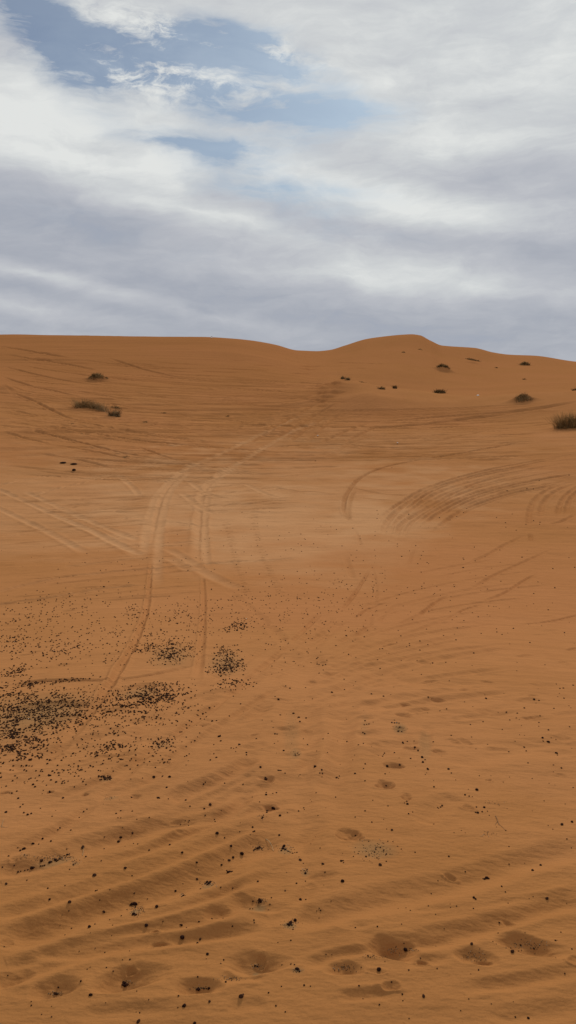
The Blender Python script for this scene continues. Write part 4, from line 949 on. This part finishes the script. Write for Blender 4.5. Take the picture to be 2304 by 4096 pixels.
shrub('desert_shrub', 2276, 1706, 104, 62, 'big feathery grey green bush cut off by the right edge', n=620, leafy=420, twig=M_BR, seed=22, spread=1.0, lobes=[(-.5, .35), (-.1, 1.0), (.2, .9), (.6, .8)], pale=30, leafmat=M_DK)
shrub('desert_shrub', 2300, 1562, 20, 12, 'small bush on the crest line at the right edge', n=70, leafy=80, seed=23)
for k, (px, py, w_, lb) in enumerate([(331, 1737, 30, 'small flat dark tuft left of the crossing wheel lines below the shrub row'), (290, 1696, 26, 'flat dark sprig just below the long shrub row on the left'), (655, 1652, 20, 'tiny dark sprig alone on the dune right of the shrub row'),
                                      (912, 1664, 16, 'tiny dark sprig near the middle of the left dune foot'), (505, 1827, 34, 'low brown tuft on a faint sand hump right of the dark clods'), (580, 1689, 18, 'tiny flat sprig right of and below the shrub row'), (1560, 1500, 0, '')]):
    if w_: shrub('desert_shrub', px, py, w_, 5, lb, n=40, leafy=20, seed=40 + k, spread=1.3)

# ---- dark clods on the left
def clod(px, py, wpx, hpx, label, seed):
    q = lookup(px, py)
    m = pebble_mesh(seed, 3); m.materials.append(MP[0])
    w = wpx * q[3] / F * .5; h = hpx * q[3] / F * .5
    o = bpy.data.objects.new('stone', m); COL.objects.link(o)
    o.location = (q[0], q[1], height_at(q[0], q[1]) + h * .35); o.scale = (w, w * .8, h * 1.5); o.rotation_euler = (0, random.uniform(-.15, .15), 0)
    return tag(o, label, 'stone', 'dark stones left of the wheel tracks')
clod(252, 1851, 28, 6, 'flattest of three dark stones on the left, lying level', 201)
clod(295, 1858, 24, 9, 'upper dark stone of the pair beside the flat one', 202)
clod(296, 1882, 17, 10, 'lowest of three dark stones on the left, nearly triangular', 203)

# ---- pale litter
M_W = simple_mat('white_plastic', (.70, .68, .64), (.82, .80, .76), 8, .5)
def scrap(px, py, wpx, hpx, label, name='litter', seed=1, cat='litter'):
    q = lookup(px, py)
    if q is None: return
    r_ = random.Random(seed); w = wpx * q[3] / F * .5; h = hpx * q[3] / F
    bm = bmesh.new(); bmesh.ops.create_icosphere(bm, subdivisions=2, radius=1.0)
    for v in bm.verts:
        v.co *= r_.uniform(.65, 1.2)
    me_ = bpy.data.meshes.new(name); bm.to_mesh(me_); bm.free(); me_.materials.append(M_W)
    o = bpy.data.objects.new(name, me_); COL.objects.link(o)
    o.location = (q[0], q[1], height_at(q[0], q[1]) + h * .3); o.scale = (w, w * .7, h * .55)
    return tag(o, label, cat)
scrap(846, 1352, 9, 8, 'tiny white scrap standing on the top edge of the left dune', seed=5)
scrap(1911, 1583, 11, 5, 'small white scrap lying on the crest between the wide bush and the grass mound', seed=6)
scrap(1271, 1743, 7, 4, 'tiny white scrap among the wheel lines in the middle', seed=7)
scrap(1590, 1772, 6, 3, 'tiny pale scrap above the hooked wheel line', seed=8)

# ---- dry stalks lying on the near sand
def stalk(pts, lift, rad, label, name='dry_stalk', branches=None, mat=M_PALE):
    P = []
    for k, p in enumerate(smooth_path(pts, 6)):
        q = lookup(p[0], p[1]); t = k / (6.0 * (len(pts) - 1))
        P.append(Vector((q[0], q[1], height_at(q[0], q[1]) + rad + lift * math.sin(math.pi * t))))
    vs = []; fs = []
    def tube(P, rad):
        prev = None
        for k, c in enumerate(P):
            dr = (P[min(k + 1, len(P) - 1)] - P[max(k - 1, 0)]).normalized(); s1 = dr.cross(Vector((0, 0, 1))).normalized(); s2 = dr.cross(s1)
            w = rad * (1 - .6 * k / len(P)); ids = []
            for c_ in range(5):
                a = c_ * 1.2566; vs.append(c + s1 * math.cos(a) * w + s2 * math.sin(a) * w); ids.append(len(vs) - 1)
            if prev:
                for c_ in range(5): fs.append((prev[c_], prev[(c_ + 1) % 5], ids[(c_ + 1) % 5], ids[c_]))
            prev = ids
    tube(P, rad)
    for b in (branches or []):
        Q = []
        for p in smooth_path(b, 4):
            q = lookup(p[0], p[1]); Q.append(Vector((q[0], q[1], height_at(q[0], q[1]) + rad * 1.3)))
        tube(Q, rad * .6)
    o = link_mesh(name, vs, fs, mat, None, True)
    return tag(o, label, 'dry stalk')
stalk(r7((1283, 190), (1298, 206), (1312, 228), (1321, 248)), .006, .0016, 'thin curved pale dry stalk lying on the near sand beside the long rut')
stalk(r8((1060, 78), (1070, 102), (1078, 122)), .004, .0013, 'thin forked brown twig on bare sand right of the pebble cluster', name='twig', branches=[r8((1074, 118), (1092, 130), (1110, 150)), r8((1070, 104), (1058, 122))], mat=simple_mat('brown_twig', (.16, .09, .05), (.24, .15, .08), 4, .9))
stalk(r7((398, 268), (404, 245), (398, 215)), .004, .0010, 'faint straw standing beside a pebble on the left rut', name='straw')
stalk(r7((8, 132), (14, 112), (20, 92)), .004, .0010, 'faint forked straw at the left edge above the slanting rut', name='straw', branches=[r7((10, 130), (28, 134), (44, 128))])

# ------------------------------------------------------------------ sky
SUN_EL, SUN_AZ = math.radians(30), math.radians(14)      # azimuth from +Y (view direction) towards +X
world = bpy.data.worlds.new('World'); sc.world = world; world.use_nodes = True
nt = world.node_tree; nt.nodes.clear(); Lk = nt.links.new
out = N(nt, 'ShaderNodeOutputWorld'); bg = N(nt, 'ShaderNodeBackground'); bg.inputs['Strength'].default_value = .10
Lk(bg.outputs[0], out.inputs[0])
sky = N(nt, 'ShaderNodeTexSky', sky_type='NISHITA'); sky.sun_disc = False; sky.sun_elevation = SUN_EL; sky.sun_rotation = SUN_AZ; sky.air_density = 1.0; sky.dust_density = 1.0
tc = N(nt, 'ShaderNodeTexCoord'); sep = N(nt, 'ShaderNodeSeparateXYZ'); Lk(tc.outputs['Generated'], sep.inputs[0])
def math_(op, a, b=None, c=None, clamp=False):
    n = N(nt, 'ShaderNodeMath', operation=op); n.use_clamp = clamp
    for i, v in enumerate((a, b, c)):
        if v is None: continue
        if isinstance(v, (int, float)): n.inputs[i].default_value = v
        else: Lk(v, n.inputs[i])
    return n.outputs[0]
azn = math_('ARCTAN2', sep.outputs[0], sep.outputs[1]); eln = math_('ARCSINE', sep.outputs[2])
comb = N(nt, 'ShaderNodeCombineXYZ'); Lk(azn, comb.inputs[0]); Lk(eln, comb.inputs[1])
P0 = comb.outputs[0]
def vmath(op, a, b):
    n = N(nt, 'ShaderNodeVectorMath', operation=op)
    for i, v in enumerate((a, b)):
        if isinstance(v, tuple): n.inputs[i].default_value = v
        else: Lk(v, n.inputs[i])
    return n.outputs[0]
def wnoise(vec, scale, detail=5, rough=.55, mp=(1, 1, 1), rot=0, dist=0.0, color=False, off=(0, 0, 0)):
    m = N(nt, 'ShaderNodeMapping'); m.inputs['Scale'].default_value = mp; m.inputs['Rotation'].default_value = (0, 0, rot); m.inputs['Location'].default_value = off; Lk(vec, m.inputs[0])
    t = N(nt, 'ShaderNodeTexNoise'); t.inputs['Scale'].default_value = scale; t.inputs['Detail'].default_value = detail; t.inputs['Roughness'].default_value = rough; t.inputs['Distortion'].default_value = dist
    Lk(m.outputs[0], t.inputs['Vector'])
    return t.outputs['Color'] if color else t.outputs['Fac']
def warp(vec, scale, amt, mp=(1, 1, 1)):
    c = vmath('SUBTRACT', wnoise(vec, scale, 5, .6, mp, color=True), (.5, .5, .5))
    return vmath('ADD', vec, vmath('MULTIPLY', c, amt))
PW = warp(P0, 3.0, (.10, .04, 0), (1, 2, 1))
PW = warp(PW, 12.0, (.05, .020, 0), (1, 2.2, 1))
def blobs(lst, vec=None, sc_=1.0):
    acc = None
    for cx, cy, rx, ry, rot, amt in lst:          # centre and radii in the 1449-wide overview, rotation clockwise in degrees
        a, te, _ = ray(cx * 1.59, cy * 1.59); e = math.atan(te)
        m = N(nt, 'ShaderNodeMapping', vector_type='TEXTURE')
        m.inputs['Location'].default_value = (a, e, 0); m.inputs['Rotation'].default_value = (0, 0, -math.radians(rot))
        m.inputs['Scale'].default_value = (rx * 1.59 / F * 1.9 * sc_, ry * 1.59 / F * 1.9 * sc_, 1)
        Lk(vec or PW, m.inputs[0])
        g = N(nt, 'ShaderNodeTexGradient', gradient_type='SPHERICAL'); Lk(m.outputs[0], g.inputs[0])
        # smooth bump from the cone
        s = math_('SMOOTHSTEP', g.outputs['Fac'], 0.0, 1.0) if False else math_('POWER', g.outputs['Fac'], 1.35)
        acc = math_('MULTIPLY_ADD', s, float(amt), acc if acc is not None else 0.0)
    return acc
holes = [(130, 95, 150, 60, 42, 1.0), (60, 20, 90, 40, 20, .7), (430, 135, 230, 55, 6, 1.15), (330, 160, 120, 40, 0, .5), (660, 165, 170, 34, 14, .85), (600, 100, 150, 34, 4, .7), (640, 272, 240, 30, 4, 1.1), (880, 278, 150, 26, 0, .5), (500, 368, 150, 26, 4, .95),
         (640, 435, 200, 60, 10, .42), (790, 492, 210, 32, 4, .45), (790, 345, 120, 28, 0, .35), (180, 175, 100, 40, 0, .4), (210, 570, 330, 60, 8, .18), (830, 580, 190, 40, 8, .22), (560, 320, 300, 60, 0, .15)]
wisps = [(300, 45, 150, 45, 28, 1.0), (420, 85, 110, 26, 10, .7), (300, 190, 130, 34, 12, 1.0), (450, 210, 160, 26, 6, .8), (700, 140, 100, 26, 10, .7), (560, 120, 200, 16, 8, .3), (600, 225, 160, 16, 4, .4), (90, 130, 80, 50, 0, .3)]
brights = [(120, 285, 270, 65, 2, .95), (60, 330, 260, 60, 0, .4), (428, 408, 80, 36, 0, .85), (1130, 345, 260, 55, 0, .62), (1050, 60, 420, 120, 0, .30), (1420, 100, 130, 110, 0, .45), (300, 440, 330, 40, 6, .45), (520, 545, 330, 34, 12, .95), (1010, 520, 330, 34, 10, .8), (1200, 550, 200, 30, 4, .5),
           (850, 695, 360, 30, 5, .95), (140, 700, 230, 16, 13, 1.0), (80, 765, 200, 22, 8, .7), (1150, 690, 200, 44, 8, .65), (560, 800, 260, 20, 10, .35), (820, 430, 240, 22, 12, .45), (650, 375, 90, 40, 0, .45), (1400, 745, 80, 22, 0, .3), (850, 765, 300, 22, 4, .35), (760, 215, 260, 30, 4, .35), (640, 620, 300, 40, 8, .3),
           (700, 40, 200, 50, 0, .1), (1150, 480, 420, 110, 2, .34), (500, 450, 380, 60, 6, .25), (1000, 620, 420, 60, 6, .22), (900, 230, 300, 50, 0, .2),
           (200, 570, 360, 60, 8, -.55), (0, 640, 200, 60, 0, -.2), (820, 575, 220, 42, 8, -.45), (480, 735, 340, 44, 2, -.45), (1350, 620, 220, 60, 0, -.4), (1150, 430, 260, 36, 6, -.30), (1130, 270, 300, 34, 2, -.22), (700, 800, 400, 40, 0, -.15), (1200, 790, 300, 50, 0, -.18), (950, 660, 200, 22, 5, -.35), (1250, 480, 200, 50, 6, -.25), (330, 470, 200, 24, 8, -.25), (1330, 60, 160, 60, 10, -.25), (220, 370, 300, 22, 2, -.3)]
hole = blobs(holes, sc_=.94); wisp = blobs(wisps); brt = blobs(brights)
fine = wnoise(PW, 9, 9, .62, (1, 2.6, 1), rot=-.15, dist=.6)
fibre = wnoise(PW, 26, 8, .68, (1, 2.4, 1), rot=.45, dist=.25)
broad = wnoise(PW, 3.0, 5, .55, (1, 2.6, 1), rot=-.12, off=(3, 1, 0))
streak = wnoise(PW, 11, 9, .62, (1, 5.0, 1), rot=-.10, off=(1, 5, 0))
# cloud cover 0..1
cov = math_('SUBTRACT', 1.08, math_('MULTIPLY', hole, math_('MULTIPLY_ADD', math_('SUBTRACT', streak, .5), 4.0, 1.3)))
cov = math_('MULTIPLY_ADD', math_('SUBTRACT', fine, .5), .55, cov)
wm = math_('MULTIPLY', wisp, math_('MULTIPLY_ADD', math_('SUBTRACT', fibre, .50), 4.0, .42, clamp=True))
cov = math_('ADD', cov, wm, clamp=True)
sm = N(nt, 'ShaderNodeMapRange', interpolation_type='SMOOTHSTEP'); Lk(cov, sm.inputs[0]); sm.inputs[1].default_value = -.45; sm.inputs[2].default_value = 1.12; sm.inputs[3].default_value = .06
# brightness of the cloud sheet, thicker and greyer towards the horizon
lift = N(nt, 'ShaderNodeMapRange'); Lk(eln, lift.inputs[0]); lift.inputs[1].default_value = .03; lift.inputs[2].default_value = .36; lift.inputs[3].default_value = .27; lift.inputs[4].default_value = .70
B = math_('ADD', lift.outputs[0], math_('MULTIPLY', brt, .46))
B = math_('MULTIPLY_ADD', math_('SUBTRACT', fine, .5), .55, B)
B = math_('MULTIPLY_ADD', math_('SUBTRACT', streak, .5), .42, B)
B = math_('MULTIPLY_ADD', math_('SUBTRACT', broad, .5), .40, B)
B = math_('MULTIPLY_ADD', wm, .25, B, clamp=True)
ramp_ = N(nt, 'ShaderNodeValToRGB'); Lk(B, ramp_.inputs[0]); cr_ = ramp_.color_ramp
CL = [(0.0, (3.15, 3.55, 4.45)), (.25, (3.85, 4.08, 4.65)), (.55, (4.95, 5.1, 5.5)), (.8, (6.2, 6.4, 6.5)), (1.0, (7.6, 7.75, 7.6))]
while len(cr_.elements) < len(CL): cr_.elements.new(.5)
for e, (p, c) in zip(cr_.elements, CL):
    e.position = p; e.color = (c[0] / 8, c[1] / 8, c[2] / 8, 1)
mulc = N(nt, 'ShaderNodeVectorMath', operation='SCALE'); Lk(ramp_.outputs[0], mulc.inputs[0]); mulc.inputs['Scale'].default_value = 8.0
skm = N(nt, 'ShaderNodeVectorMath', operation='MULTIPLY'); Lk(sky.outputs[0], skm.inputs[0]); skm.inputs[1].default_value = (.26, .37, .49)
mx = N(nt, 'ShaderNodeMix', data_type='RGBA'); Lk(sm.outputs[0], mx.inputs[0]); Lk(skm.outputs[0], mx.inputs[6]); Lk(mulc.outputs[0], mx.inputs[7])
Lk(mx.outputs[2], bg.inputs[0])

sd_ = bpy.data.lights.new('sun', 'SUN'); sd_.energy = 2.4; sd_.angle = math.radians(11); sd_.color = (1, .95, .88)
so = bpy.data.objects.new('sun', sd_); COL.objects.link(so)
dv = Vector((math.sin(SUN_AZ) * math.cos(SUN_EL), math.cos(SUN_AZ) * math.cos(SUN_EL), math.sin(SUN_EL)))
so.rotation_euler = dv.to_track_quat('Z', 'Y').to_euler(); so.location = dv * 50

cam = bpy.data.cameras.new('camera'); co_ = bpy.data.objects.new('camera', cam); COL.objects.link(co_)
cam.sensor_fit = 'VERTICAL'; cam.sensor_height = 36; cam.lens = 36 * F / 4096; cam.clip_start = .05; cam.clip_end = 6000
co_.location = (0, 0, CZ); co_.rotation_euler = (math.radians(90) - PITCH, 0, 0)
sc.camera = co_
sc.view_settings.view_transform = 'Standard'; sc.view_settings.look = 'None'; sc.view_settings.exposure = 0; sc.view_settings.gamma = 1
sc.cycles.max_bounces = 5; sc.cycles.diffuse_bounces = 3
